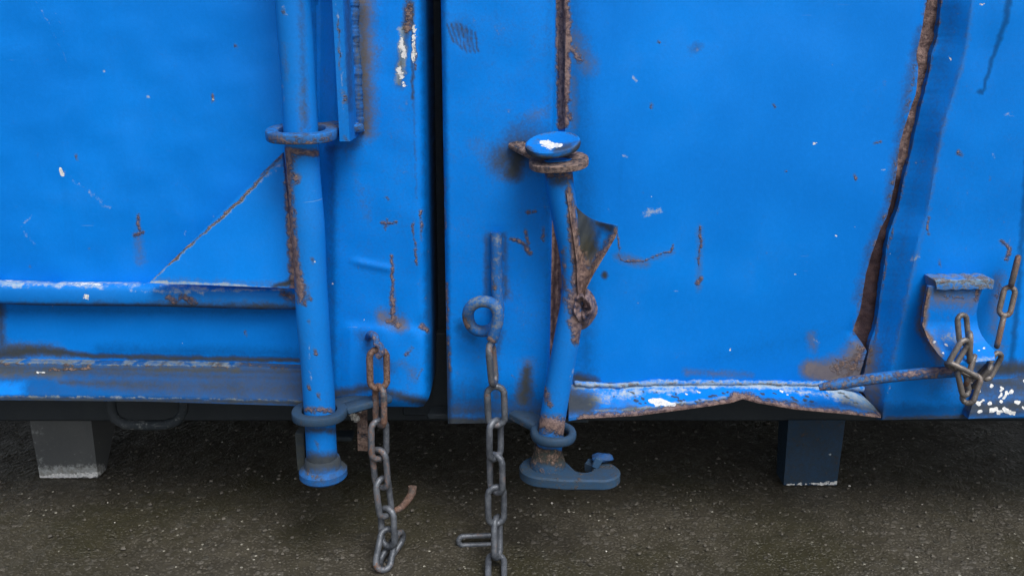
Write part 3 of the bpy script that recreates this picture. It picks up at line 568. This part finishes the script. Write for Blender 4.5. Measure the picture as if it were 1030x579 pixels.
# gusset
gl = [(155, 291), (170, 279.5), (282, 166), (284, 154)]
sheet('gusset_plate', [(152, 286), (157, 282), (281.5, 153)], [(152, 290), (200, 291), (281.5, 298)], 152, [(150, 283), (220, 286), (298, 292)], lambda X, Y, s, t: -.013+und(X, Y, .03, .001, 3), BLUE, C, 'gussetL', thk=.007, solid=True, step=1.5, mid=281) if False else None
def tri_plate(name, A, Bp, Cc, Yv, thk, mat, key, n=90, bulge=None):
    """triangular steel plate with corners A (sharp end), B (top), C (bottom inner)"""
    V = []; idx = {}
    for i in range(n+1):
        for j in range(n+1):
            a = i/n; b = j/n
            p = (1-a)*np.array(A)+a*((1-b)*np.array(Bp)+b*np.array(Cc))
            yy = Yv+(bulge(p) if bulge else 0); V.append(at(p[0], p[1], yy)); idx[i, j] = len(V)-1
    F_ = []
    for i in range(n):
        for j in range(n): F_.append([idx[i, j], idx[i, j+1], idx[i+1, j+1], idx[i+1, j]] if i else [idx[0, 0], idx[1, j+1], idx[1, j]])
    m = len(V); V = np.array(V); V2 = V+np.array([0, thk, 0])
    F2 = [[q+m for q in f[::-1]] for f in F_]
    bd = [idx[i, n] for i in range(1, n)]+[idx[n, n-j] for j in range(n)]+[idx[i, 0] for i in range(n, 0, -1)]+[idx[0, 0]]
    F3 = [[bd[k], bd[k-1], bd[k-1]+m, bd[k]+m] for k in range(len(bd))]
    return fin(mesh_obj(name, np.concatenate([V, V2]), F_+F2+F3, mat, C, key))
tri_plate('gusset_plate', (150, 284.5), (284, 154), (299, 290), -.004, .009, BLUE, 'gussetL', bulge=lambda p: .001*math.sin(p[0]*.05+p[1]*.03)-.019*max(0, (p[1]-154)/136))
# left lock rod
rod = MB(); xr = at(312, 270, -.05)[0]; zt = 1.38; zb = at(322, 462, -.05)[2]
zz = np.concatenate([np.linspace(zt, at(300, -10, -.05)[2], 8), np.linspace(at(300, -14, -.05)[2], zb, 150)])
rod.tube([(xr+.0006*math.sin(z*31), -.05, z) for z in zz], [.0198+.0003*math.sin(z*57) for z in zz], 44)
lockL = rod.build('lock_rod', BLUEROD, C, 'rodL', {'g': .12})
cp = MB(); c0 = at(324, 478, -.05); cp.lathe((xr, -.05, c0[2]-.004), [(.022, 0), (.0285, .002), (.031, .005), (.031, .013), (.0275, .017), (.024, .0185), (.0225, .029), (.0205, .031)], 44)
cp.build('rod_end_collar', BLUEROD, lockL, 'rodL', {'g': .45})
# wrapped lever strip behind the rod foot
mb = MB(); a = at(303, 432, -.03); b_ = at(305, 470, -.03); mb.bar(a, b_, .012, .022, (1, 0, 0)); mb.build('locking_lug', GREYBLUE, lockL, base={'g': .5})
def eye(name, c, rm, w, h, arm, mat, key, base=None, tilt=(0, 0), flat=True):
    m = MB(); pts = []
    Mt = Matrix.Rotation(tilt[0], 3, 'X')@Matrix.Rotation(tilt[1], 3, 'Y')
    pf = []
    for k in range(16):
        th = 2*math.pi*k/16; c_, s_ = math.cos(th), math.sin(th); e = .28 if flat else .8
        pf.append((math.copysign(abs(c_)**e, c_)*w/2, math.copysign(abs(s_)**e, s_)*h/2))
    for k in range(64):
        th = 2*math.pi*k/64; p = Mt@Vector((rm*math.cos(th), rm*math.sin(th), .0006*math.sin(3*th))); pts.append(Vector(c)+p)
    m.tube(pts, 1.0, 16, closed=True, prof=pf, up=(Mt@Vector((0, 0, 1))))
    for (d0, d1, ww) in arm:
        p = Vector(c)+Mt@Vector(d0); q = Vector(c)+Mt@Vector(d1); m.bar(p, q, ww, h*.9, Mt@Vector((-(d1[1]-d0[1]), d1[0]-d0[0], 0)), .002)
    return m.build(name, mat, C, key, base, angle=45)
ce = at(306.5, 134, -.05); eye('rod_eye', (xr+.001, -.05, ce[2]), .0345, .0150, .0118, [((.018, .025, 0), (.052, .060, 0), .026), ((.03, .018, 0), (.062, .040, 0), .022)], BLUEROD, 'ringL', {'g': .35, 'r': .34}, (R(5), 0))
ce = at(319, 415, -.05); eye('rod_eye', (xr, -.05, ce[2]), .0285, .0130, .0110, [((.016, .020, 0), (.058, .045, 0), .034), ((.03, .012, 0), (.085, .040, .006), .022)], GREYBLUE, None, {'g': .15, 'p': .1}, (R(-1), 0))
# flat bar beside the rod and its weld
mb = MB(); tp, bt = at(341, -340, -.055), at(346, 142, -.055)
xb = at(345, 100, -.055)[0]
RP = [(-1, -.9), (-.9, -1), (.9, -1), (1, -.9), (1, .9), (.9, 1), (-.9, 1), (-1, .9)]
RP2 = []
for k in range(8):
    a, b_ = RP[k], RP[(k+1) % 8]; m_ = 6 if k % 2 else 1
    RP2 += [(a[0]+(b_[0]-a[0])*q/m_, a[1]+(b_[1]-a[1])*q/m_) for q in range(m_)]
mb.tube([(xb, -.023, z) for z in np.concatenate([np.linspace(1.25, at(340, -8, -.05)[2], 4), np.linspace(at(340, -10, -.05)[2], bt[2], 90)])], 1.0, len(RP2), prof=[(p[1]*.035, p[0]*.0065) for p in RP2], up=(1, 0, 0)); mb.build('stop_bar', BLUEROD, C, 'bar', {'g': .10, 'd': .25})
mb = MB()
wz = np.linspace(bt[2]+.006, at(340, -60, -.05)[2], 230); nz = wob(wz*1000, wz*0, 12, 5, .12)
mb.tube(np.stack([xb+.0085+.0012*nz, -.004+0*wz, wz], -1), list(.0060+.0014*wob(wz*1000, wz*0, 15, 6, .16)), 12)
mb.build('weld_bead', BLUE, C, 'weld', {'g': .3, 'r': .2, 'p': .2})
# hanging scrap strip and torn bits under the left post
mb = MB(); mb.bar(at(364, 405, -.005), at(365, 453, .0), .0012, .014, (0, 1, 0), .0004); mb.bar(at(361, 408, -.002), at(366, 436, -.004), .002, .012, (0, 1, 0), .0005)
mb.build('rusty_strip', GREYBLUE, C, base={'r': .55})
mb = MB()
for k in range(7): mb.blob(at(351+2.6*k % 11, 410+(k*3.7) % 13, -.012), (.004, .004, .004), k+3, .5, 4)
mb.build('torn_flakes', FLAKE, C)
mb = MB(); mb.box(at(334, 444, .03), at(357, 432, .055), .002); mb.build('stub_plate', DARK, C)
mb = MB(); mb.box(at(405, 418, .105), at(470, 330, .128), .002); mb.box(at(430, 422, .06), at(453, 408, .09), .002); mb.build('gap_shade_plate', DARK, C)  # larger box is a dark sheet added to keep the gap black
# tow loop
mb = MB(); P_ = [(111, 396), (112, 412), (116, 421), (126, 426.5), (146, 427.5), (166, 427), (178, 423), (184, 414), (185, 398)]
mb.tube(at(*np.array(P_).T, .06), .0072, 14); mb.build('tow_loop', DARK, C, base={'p': .32})
# feet
def foot(x0, x1, dt, depth_b, base, mat, key='foot', y0=.192):
    m = MB(); zt_ = zb0+.004
    V = [(x0, y0, 0), (x1, y0, 0), (x1, y0+depth_b, 0), (x0, y0+depth_b, 0), (x0-.002, y0, zt_), (x1+.002, y0, zt_), (x1+.002, y0+dt, zt_), (x0-.002, y0+dt, zt_)]
    V = np.array(V); n = 28; out = []; F_ = []
    def quad(a, b, c, d, n=n):
        base = sum(len(q) for q in out); pts = []
        for i in range(n+1):
            for j in range(n+1):
                s, t = i/n, j/n; p = (1-s)*(1-t)*V[a]+s*(1-t)*V[b]+s*t*V[c]+(1-s)*t*V[d]; pts.append(p)
        out.append(np.array(pts))
        for i in range(n):
            for j in range(n): F_.append([base+i*(n+1)+j, base+(i+1)*(n+1)+j, base+(i+1)*(n+1)+j+1, base+i*(n+1)+j+1])
    quad(0, 1, 5, 4); quad(1, 2, 6, 5); quad(3, 0, 4, 7); quad(2, 3, 7, 6); quad(3, 2, 1, 0, 2)
    VV = np.concatenate(out)
    VV[:, 2] = np.where(VV[:, 2] < .002, VV[:, 2]+.0015*np.abs(np.sin(VV[:, 0]*300)), VV[:, 2])
    return fin(mesh_obj('foot', VV, F_, mat, C, key, base))
xa, xb_ = at(40, 479, .192)[0], at(98.5, 479, .192)[0]; foot(xa, xb_, .12, .03, {'p': .12}, FOOTM)
xa, xb_ = at(788.5, 485, .168)[0], at(842, 485, .168)[0]; foot(xa, xb_, .05, .04, {'g': .18, 'd': .25}, GREYBLUE, y0=.168)
# ---- right door post
postR_l = [(-640, 424), (0, 443.5), (426, 450.5)]; postR_r = [(-640, 572), (0, 559), (426, 552)]
def yR(X, Y, s, t):
    l = np.interp(Y, *np.array(postR_l).T); r_ = np.interp(Y, *np.array(postR_r).T)
    y = -.006+.006*np.clip((6-(X-l))/6, 0, 1)**2+.005*np.clip((4-(r_-X))/4, 0, 1)**2
    y = y+.002*np.exp(-((X-467)/9)**2-((Y-36)/12)**2)+.0012*np.exp(-((X-499)/14)**2)*np.clip((Y-225)/10, 0, 1)*np.clip((310-Y)/10, 0, 1)
    return y+und(X, Y, .025, .0013, 12)
sheet('door_post', postR_l, postR_r, -640, [(440, 426), (500, 425), (560, 423)], yR, BLUE, C, 'postR', {'g': .15, 'p': .13}, thk=.025, step=1.4)
# ---- right panel with its torn seam
rag = lambda y, s, a: a*wob(y, y*0, s, 6, .11)
seamL = np.array([(-640, 1058), (-100, 953), (0, 932), (38, 926), (57, 922), (68, 924), (95, 921), (125, 911), (144, 905), (182, 901), (201, 897), (218, 892), (234, 884), (276, 871), (314, 865), (333, 858), (344, 866), (353, 872), (392, 860)], float)
seamR = np.array([(-640, 1074), (-100, 968), (0, 947), (38, 943), (57, 937), (68, 935), (95, 930), (125, 922), (144, 918), (182, 909), (201, 905), (218, 900), (234, 894), (276, 888), (314, 883), (333, 880), (344, 876), (353, 874), (392, 862), (424, 884)], float)
seamR[-2] = (392, 866); 
crease = np.array([(-640, 1105), (-100, 1000), (0, 978), (57, 970), (133, 947), (217, 932), (238, 924), (295, 913), (363, 898), (413, 888), (430, 886)], float)
def fL(y): return np.interp(y, seamL[:, 0], seamL[:, 1])+rag(y, 31, .55)
def fRr(y): return np.interp(y, seamR[:, 0], seamR[:, 1])+rag(y, 33, .7)
def yP(X, Y, s, t):
    d = fL(Y)-X; y = .022+und(X, Y, .012, .0030, 21)
    y = y-.006*np.exp(-((X-760)/190)**2-((Y-200)/260)**2)
    y = y+.012*np.clip(1-np.abs(X-561)/7, 0, 1)**.7
    y = y+.003*np.exp(-(d/6)**2)+.0012*np.exp(-((d-2)/4)**2)*wob(X, Y, 40, 3, .09)
    y = y-.0008*np.exp(-((Y-240)/16)**2)*np.clip(1-np.abs(X-700)/90, 0, 1)*.5
    return y
sheet('door_panel', [(-640, 565), (0, 555), (400, 548)], fL, -640, [(548, 390), (700, 388), (872, 389)], yP, BLUE, C, 'panelR', {'g': .03, 'p': .05}, thk=.012)
wear_shading('back', 'r', [(1000, -400), (930, 50), (910, 180)], 60, 1.1); wear_shading('back', 'r', [(905, 190), (880, 260), (870, 380)], 60, 1.75)
sheet('seam_backing', [(-640, 1030), (0, 905), (400, 830)], [(-640, 1110), (0, 985), (400, 910)], -640, 405, lambda X, Y, s, t: .033+.003*wob(X, Y, 6, 5, .15), BLUE, C, 'back', {'r': .9, 'g': .3}, thk=.01, step=2.4)
def yC(X, Y, s, t):
    cr = np.interp(Y, crease[:, 0], crease[:, 1]); l = fRr(Y)
    y = np.where(X < cr, .024*np.clip((cr-X)/np.maximum(cr-l, 1), 0, 1), 0)
    e = np.interp(Y, [-640, 150, 300, 372, 430], [1100, 1034, 1024, 1017, 1012])
    y = y+.012*np.clip((X-e)/10, 0, 1)**1.2+.0022*np.exp(-((X-990)/16)**2)*np.clip((110-Y)/60, 0, 1)
    return y+und(X, Y, .02, .0018, 14)
sheet('corner_post', fRr, 1560, -640, [(860, 418), (886, 422), (985, 420), (1030, 420), (1560, 410)], yC, BLUE, C, 'corner', {'g': .11, 'p': .13}, thk=.06, step=1.5)
sheet('sill', [(378, 980), (400, 979), (424, 973)], 1560, [(970, 382), (1030, 380), (1560, 372)], [(970, 421), (1030, 418.5), (1560, 408)], lambda X, Y, s, t: .000-.018*np.clip(t/.85, 0, 1)+.001*wob(X, Y, 4, 4, .08), BLUE, C, 'ledge', thk=.05, mid=400, step=1.1)
# bent bottom flange
fT = [(572, 387), (620, 388.5), (660, 385), (740, 385), (830, 386), (862, 393), (886, 414)]
fB = [(572, 423), (585, 421), (640, 418), (690, 411.5), (735, 405), (747, 401), (762, 405), (800, 411.5), (860, 417), (886, 420)]
def yF(X, Y, s, t):
    dep = .040-.014*np.exp(-((X-747)/22)**2)
    return .018-dep*np.clip(t/.9, 0, 1)**1.1+.004*np.exp(-((X-665)/40)**2)*t+.0016*wob(X, Y, 17, 5, .09)
sheet('bent_flange', 572, 886, fT, fB, yF, BLUE, C, 'flange', thk=.035, step=1.2, mid=400)
mb = MB()
wx = np.linspace(578, 868, 260); wy = np.interp(wx, [578, 620, 660, 740, 830, 870], [386, 388, 385, 385, 386, 392])-.5+.5*wob(wx, wx*0, 5, 5, .2)
mb.tube(at(wx, wy, .017), list(.0036+.0012*wob(wx, wx*0, 8, 6, .22)), 10)
mb.build('weld_bead', BLUE, C, 'flange', {'p': .55, 'r': .25})
# stay bar
xs = np.linspace(0, 1, 50); pts = at(824+136*xs, 389.5-16*xs-2.5*np.sin(xs*3.1), -.030-.02*xs)
mb = MB(); mb.tube(pts, [.0042+.0032*min(1, q*9) for q in xs], 18); mb.build('stay_bar', BLUEROD, C, 'stay', {'p': .34, 'r': .44, 'g': .2})
# ---- hooked bracket
bl = [(277, 936), (289, 934), (310, 930), (329, 928), (345, 934), (358, 944), (366, 953)]
br = [(277, 993), (289, 989), (300, 985), (315, 982), (330, 984), (338, 987), (347, 993), (355, 1000), (366, 1001)]
mb_ = sheet('chain_bracket', bl, br, 288, [(928, 362), (960, 366), (1001, 362)], lambda X, Y, s, t: -.030-.001*np.sin(s*3)-.042*np.clip((Y-322)/42, 0, 1)**1.7, BLUE, C, 'bracket', {'g': .16, 'p': .26, 'o': .2}, thk=.006, solid=True, step=1.2, mid=320)
mb = MB(); a, b_ = at(936, 283.5, -.018), at(993, 282.5, -.018); mb.tube([a+(b_-a)*k/50+np.array([0, 0, .0006*math.sin(k*.6)]) for k in range(51)], 1.0, len(RP2), prof=[(p[0]*.016, p[1]*.0062) for p in RP2], up=(0, 0, 1)); mb.build('bracket_lip', BLUE, mb_, 'bracket', {'p': .6, 'r': .46})
# ---- eye bolt
P_ = [(499, 234, -.012), (499.3, 250, -.014), (499.5, 275, -.015), (500, 296, -.017), (501.5, 310, -.019), (500, 322, -.021), (494, 330.5, -.024), (485, 333, -.028), (476, 330, -.032), (471.2, 321, -.036), (471.5, 312, -.040), (477, 305.5, -.044), (486, 303, -.047), (495, 305.5, -.049), (500.5, 313, -.050), (500.5, 323, -.050), (498, 333, -.049), (495, 342, -.047)]
def smooth_path(P, n=6):
    P = [np.array(p, float) for p in P]; out = []
    for i in range(len(P)-1):
        p0, p1, p2, p3 = P[max(0, i-1)], P[i], P[i+1], P[min(len(P)-1, i+2)]
        for k in range(n):
            t = k/n; out.append(.5*((2*p1)+(-p0+p2)*t+(2*p0-5*p1+4*p2-p3)*t*t+(-p0+3*p1-3*p2+p3)*t**3))
    out.append(P[-1]); return np.array(out)
sp = smooth_path(P_); pts = at(sp[:, 0], sp[:, 1], sp[:, 2])
mb = MB(); mb.tube(pts, .0074, 18, up=None); mb.build('curled_hook', BLUEROD, C, 'eyebolt', {'g': .42, 'p': .42})
# ---- right lock rod (bent)
P_ = [(561, 160, -.055), (562, 176, -.055), (564.5, 195, -.055), (568.5, 220, -.053), (573, 248, -.050), (576, 275, -.048), (576.5, 292, -.048), (575, 312, -.049), (571, 335, -.050), (565.5, 366, -.051), (560, 396, -.052), (555.5, 424, -.053), (552.5, 450, -.053), (551, 468, -.053)]
sp = smooth_path(P_, 8); pts = at(sp[:, 0], sp[:, 1], sp[:, 2])
rad = np.interp(sp[:, 1], [160, 200, 235, 262, 290, 320, 350, 470], [.0168, .0165, .0150, .0135, .0140, .0158, .0162, .0168])
mb = MB(); mb.tube(pts, list(rad), 32, up=(0, -1, 0)); lockR = mb.build('lock_rod', BLUEROD, C, 'rodR', {'g': .14})
# torn gusset on the rod
il = np.array([(188, 569), (200, 570.5), (215, 573), (240, 577), (262, 580), (290, 581), (302, 582)], float)
ol = np.array([(188, 572), (194, 573), (200, 575.5), (207, 579), (213, 584), (219, 594), (223, 606), (227, 622), (233, 621), (239, 619), (256, 609), (276, 597), (290, 590), (302, 588)], float)
def tornT(X): return np.interp(X, [569, 572, 575, 579, 584, 595, 608, 622], [188, 194, 201, 208, 213, 219, 223.5, 227])
nS, nT = 60, 90; V = []
for i in range(nT+1):
    t = i/nT
    for j in range(nS+1):
        s = j/nS
        # ruled between inner edge point and outer edge point, outer runs along top lip then down the torn side
        yi = 190+t*112; xi = np.interp(yi, il[:, 0], il[:, 1])
        yo = 227+t*75; xo = np.interp(yo, ol[:, 0], ol[:, 1])
        x = xi+s*(xo-xi); y = yi+s*(yo-yi)+12.5*(1-t)**2*math.sin(s**.72*math.pi)
        dep = -.073+.024*math.sin(min(1, s*1.1)*math.pi)*(1-t)**.6-.004*s*(1-t)+.008*t
        dep += .0012*math.sin(x*.5+y*.23)
        V.append(at(x, y, dep))
V = np.array(V); m0 = len(V); ix = np.arange(m0).reshape(nT+1, nS+1)
F_ = np.stack([ix[:-1, :-1], ix[1:, :-1], ix[1:, 1:], ix[:-1, 1:]], -1).reshape(-1, 4).tolist()
bd = np.concatenate([ix[0, :-1], ix[:-1, -1], ix[-1, :0:-1], ix[:0:-1, 0]]).tolist()
F_ = F_+[[a+m0 for a in f[::-1]] for f in F_]+[[bd[k], bd[(k+1) % len(bd)], bd[(k+1) % len(bd)]+m0, bd[k]+m0] for k in range(len(bd))]
fin(mesh_obj('torn_plate', np.concatenate([V, V+np.array([-.001, .005, 0])]), F_, BLUEROD, lockR, 'torn', {'g': .08}), 50)
# torn weld crater
mb = MB(); nr_, nt_ = 16, 44; V = []
for i in range(nr_+1):
    for k in range(nt_):
        q = 1.35*i/nr_; th = 2*math.pi*k/nt_; sy = math.sin(th)
        lump = .16*math.sin(2*th+1.1)+.10*math.sin(3*th+.4)+.05*math.sin(7*th)
        h = .0105*math.exp(-((q-.72-.3*lump)/.26)**2)*(1+.8*lump)+.0016*math.sin(q*9+th*3)+.0014*math.sin(th*9+q*4)
        V.append(at(586+10.5*q*(1+.4*lump)*math.cos(th)-(1.5*max(0, sy)*q), 309+15*q*sy*(1+.12*max(0, sy)), -.058-h+.022*max(0, q-.85)))
Fk = [[i*nt_+k, (i+1)*nt_+k, (i+1)*nt_+(k+1) % nt_, i*nt_+(k+1) % nt_] for i in range(nr_) for k in range(nt_)]
mb.add(V, Fk)
mb.build('torn_weld', BLUEROD, lockR, None, {'r': .78, 'o': .4})
# cap disc, eye plate, collar, lever
tl = Matrix.Rotation(R(-7), 3, 'Y')@Matrix.Rotation(R(15), 3, 'X')
cc = at(556, 145, -.055); mb = MB()
mb.lathe(cc, [(.026, -.006), (.0315, -.0045), (.0328, -.001), (.0322, .0022), (.030, .0036), (.022, .0016), (.010, .0008), (.002, .0006)], 48, tl)
mb.build('rod_cap', BLUEROD, lockR, 'cap', {'g': .10, 'p': .1})
ce = at(562, 166, -.055)
eye('rod_eye', (ce[0], -.055, at(561, 163, -.055)[2]), .0232, .0240, .0085, [((-.014, .012, 0), (-.052, .052, .012), .022), ((-.005, .015, 0), (-.046, .055, .010), .018)], GREYBLUE, None, {'r': .50, 'p': .42, 'o': .3}, (R(8), R(-4)))
ce = at(555, 436, -.053)
eye('rod_eye', (ce[0]+.002, -.053, ce[2]), .0245, .0105, .0125, [((-.012, .018, 0), (-.050, .050, .004), .028)], GREYBLUE, None, {'g': .15, 'p': .15}, (R(2), R(2)), flat=False)
mb = MB(); cb = at(551, 466, -.053); mb.lathe((cb[0], cb[1], cb[2]-.006), [(.0235, 0), (.0225, .010), (.0185, .022), (.0178, .034)], 36); mb.build('rod_collar', GREYBLUE, lockR, 'rodR', {'r': .25})
# lever plate in plan (x right, y away)
zc = at(570, 482, -.075)[2]
x0 = cb[0]; y0 = cb[1]
pl = []
def arc(cx, cy, r, a0, a1, n): return [(cx+r*math.cos(R(a0+(a1-a0)*k/n)), cy+r*math.sin(R(a0+(a1-a0)*k/n))) for k in range(n+1)]
pl += arc(x0-.004, y0-.002, .033, 95, 262, 16)            # round end about the rod
pl += [(x0+.020, y0-.040), (x0+.050, y0-.040)]
pl += arc(x0+.066, y0-.014, .027, -82, 78, 12)            # far end
pl += [(x0+.066, y0+.020), (x0+.054, y0+.022), (x0+.049, y0+.010), (x0+.058, y0+.002)]
pl += arc(x0+.046, y0-.004, .0135, -35, -140, 7)          # hook mouth
pl += [(x0+.026, y0+.010), (x0+.016, y0+.026)]
mb = MB(); mb.prism(pl, zc-.006, zc+.0085, .0022); mb.build('cam_lever', GREYBLUE, lockR, 'lever', {'g': .12, 'r': .08, 'o': .25}, angle=30)
mb = MB(); mb.blob(at(606, 460, -.045), (.015, .010, .005), 3, .14, 10); mb.build('blue_tab', BLUE, lockR, None, {'g': .5, 'd': 1.2}, angle=170)
mb = MB(); mb.bar(at(598, 470, -.06), at(603, 461, -.06), .010, .004, (1, 0, 0), .001); mb.build('lever_tooth', GREYBLUE, lockR, base={'p': .2})
# weld drip where the post meets the ring
mb = MB(); mb.box(at(548, 425, -.004), at(590, 411, .03), .003); mb.build('base_plate', GREYBLUE, C, base={'g': .45})

# ================================================================== CHAINS
def link_mesh(name, Lh, Wh, rw, mat, n=36, m=12):
    """oval link: outer half length Lh, outer half width Wh, wire radius rw"""
    r = Wh-rw; s = Lh-rw-r; pts = []
    k2 = n//2
    for k in range(k2): th = math.pi*k/(k2-1); pts.append((r*math.cos(th), 0, s+r*math.sin(th)))
    for k in range(k2): th = math.pi+math.pi*k/(k2-1); pts.append((r*math.cos(th), 0, -s+r*math.sin(th)))
    b = MB(); b.tube(pts, [rw*(1+.05*math.sin(k*1.9)) for k in range(len(pts))], m, closed=True, up=(0, 1, 0))
    me = bpy.data.meshes.new(name); V = np.concatenate(b.v); me.from_pydata(V.tolist(), [], b.f); me.update()
    me.polygons.foreach_set('use_smooth', [True]*len(me.polygons)); me.materials.append(mat); return me
def place_link(me, parent, p, d, roll, rust, loc):
    d = Vector(d).normalized(); ref = Vector((1, 0, 0)); x = (ref-d*ref.dot(d))
    if x.length < .2: x = Vector((0, 1, 0))-d*d.y
    x.normalize(); x = Matrix.Rotation(roll, 3, d)@x; y = d.cross(x)
    M = Matrix(((x.x, y.x, d.x, 0), (x.y, y.y, d.y, 0), (x.z, y.z, d.z, 0), (0, 0, 0, 1)))
    o = bpy.data.objects.new('link', me); o.color = (rust, 0, 0, 1); link(o, parent)
    M.translation = Vector(p)-Vector(loc); o.matrix_local = M; return o
BIG = link_mesh('chain_link', .0310, .0150, .0043, STEEL)
# chain on the left post: (place, height, depth, tilt x, roll, rust)
def run(name, label, ptsrow, me, group='chains hanging from the container'):
    W_ = [at(*q[:3]) if q[2] is not None else ground_at(q[0], q[1], .009) for q in ptsrow]
    loc = W_[0]; e = empty(name, loc, label, 'chain', group)
    for i, q in enumerate(ptsrow):
        a = W_[max(0, i-1)]; b = W_[min(len(W_)-1, i+1)]; d = Vector(a-b)
        if len(q) > 5 and q[5] is not None: d = Vector(q[5])
        place_link(me, e, W_[i], d, R(q[3]), q[4], loc)
    return e
c1 = run('chain', 'rusty steel chain on the left blue post beside the black gap, ending on asphalt', [
    (380.5, 371, -.036, 12, .95, (.02, .0, 1)), (382, 408, -.037, -52, .56), (381, 442, -.038, 34, .40), (382.5, 471, -.040, -28, .44), (386, 500, -.042, 50, .34),
    (390, 530, -.044, -30, .25), (388, 552, -.052, 28, .35, (.15, .5, .8)), (394, 552, -.030, 80, .4, (.5, .8, .45))], BIG)
loc1 = Vector(c1.location)
mb = MB(); q = smooth_path([(379, 347, -.040), (377.5, 339, -.036), (373, 336, -.024), (371, 338, -.008), (371, 341, .006)], 6); mb.tube(at(q[:, 0], q[:, 1], q[:, 2]), .0048, 12)
q = smooth_path([(379, 345, -.040), (383, 349, -.040), (383.5, 355, -.040), (380, 358, -.038)], 6); mb.tube(at(q[:, 0], q[:, 1], q[:, 2]), .0044, 12)
mb.build('wall_staple', BLUEROD, C, None, {'r': .55})
q = smooth_path([(393, 514, -.030), (402, 511, -.022), (409, 504, -.018), (414, 496, -.014), (415, 489, -.012)], 8)
mb = MB(); mb.tube(at(q[:, 0], q[:, 1], q[:, 2])-np.array(loc1), list(np.linspace(.0040, .0060, len(q))), 12)
o = mb.build('chain_hook', STEELB, c1); o.color = (.6, 0, 0, 1)
c2 = run('chain', 'grey steel chain hanging from the curled hook on the middle blue post', [
    (495, 366, -.050, 78, .42), (499, 408, -.050, 4, .36), (498, 442, -.050, 48, .22), (499, 476, -.050, -40, .34), (499, 508, -.051, 14, .2), (500, 540, -.052, 70, .34), (499, 574, None, 12, .2), (499, 612, None, 75, .25)], BIG)
g0 = ground_at(480, 543, .006); e = empty('loose_link', g0, 'single long grey steel link lying flat on the asphalt behind the middle chain', 'chain link')
LG = link_mesh('long_link', .0300, .0105, .0038, STEEL); o = place_link(LG, e, g0, (1, .12, -.03), R(80), .3, g0)
SM = link_mesh('small_link', .0215, .0100, .0034, STEELB)
c3 = run('chain', 'short rusty chain looped through the blue bracket at the right', [
    (1020.5, 273, -.028, 62, .62), (1013, 303, -.032, -10, .45), (1006, 334, -.040, 62, .5), (998, 368, -.055, 15, .35, (.35, 0, 1)),
    (986, 378, -.062, 70, .35, (.5, -.3, 1)), (968.5, 331, -.060, 15, .3, (-.18, .1, 1)), (975, 349, -.068, 70, .35, (-.1, 0, 1)), (964, 355, -.076, 20, .3, (.42, 0, 1)), (967, 372, -.080, 84, .3, (-1, .3, .45)), (969, 384, -.078, 30, .35, (-.35, 0, 1)), (976, 372, -.070, 60, .45, (.25, .2, 1)), (977, 391, -.074, -35, .45, (.30, .2, 1))], SM, 'chains hanging from the container')
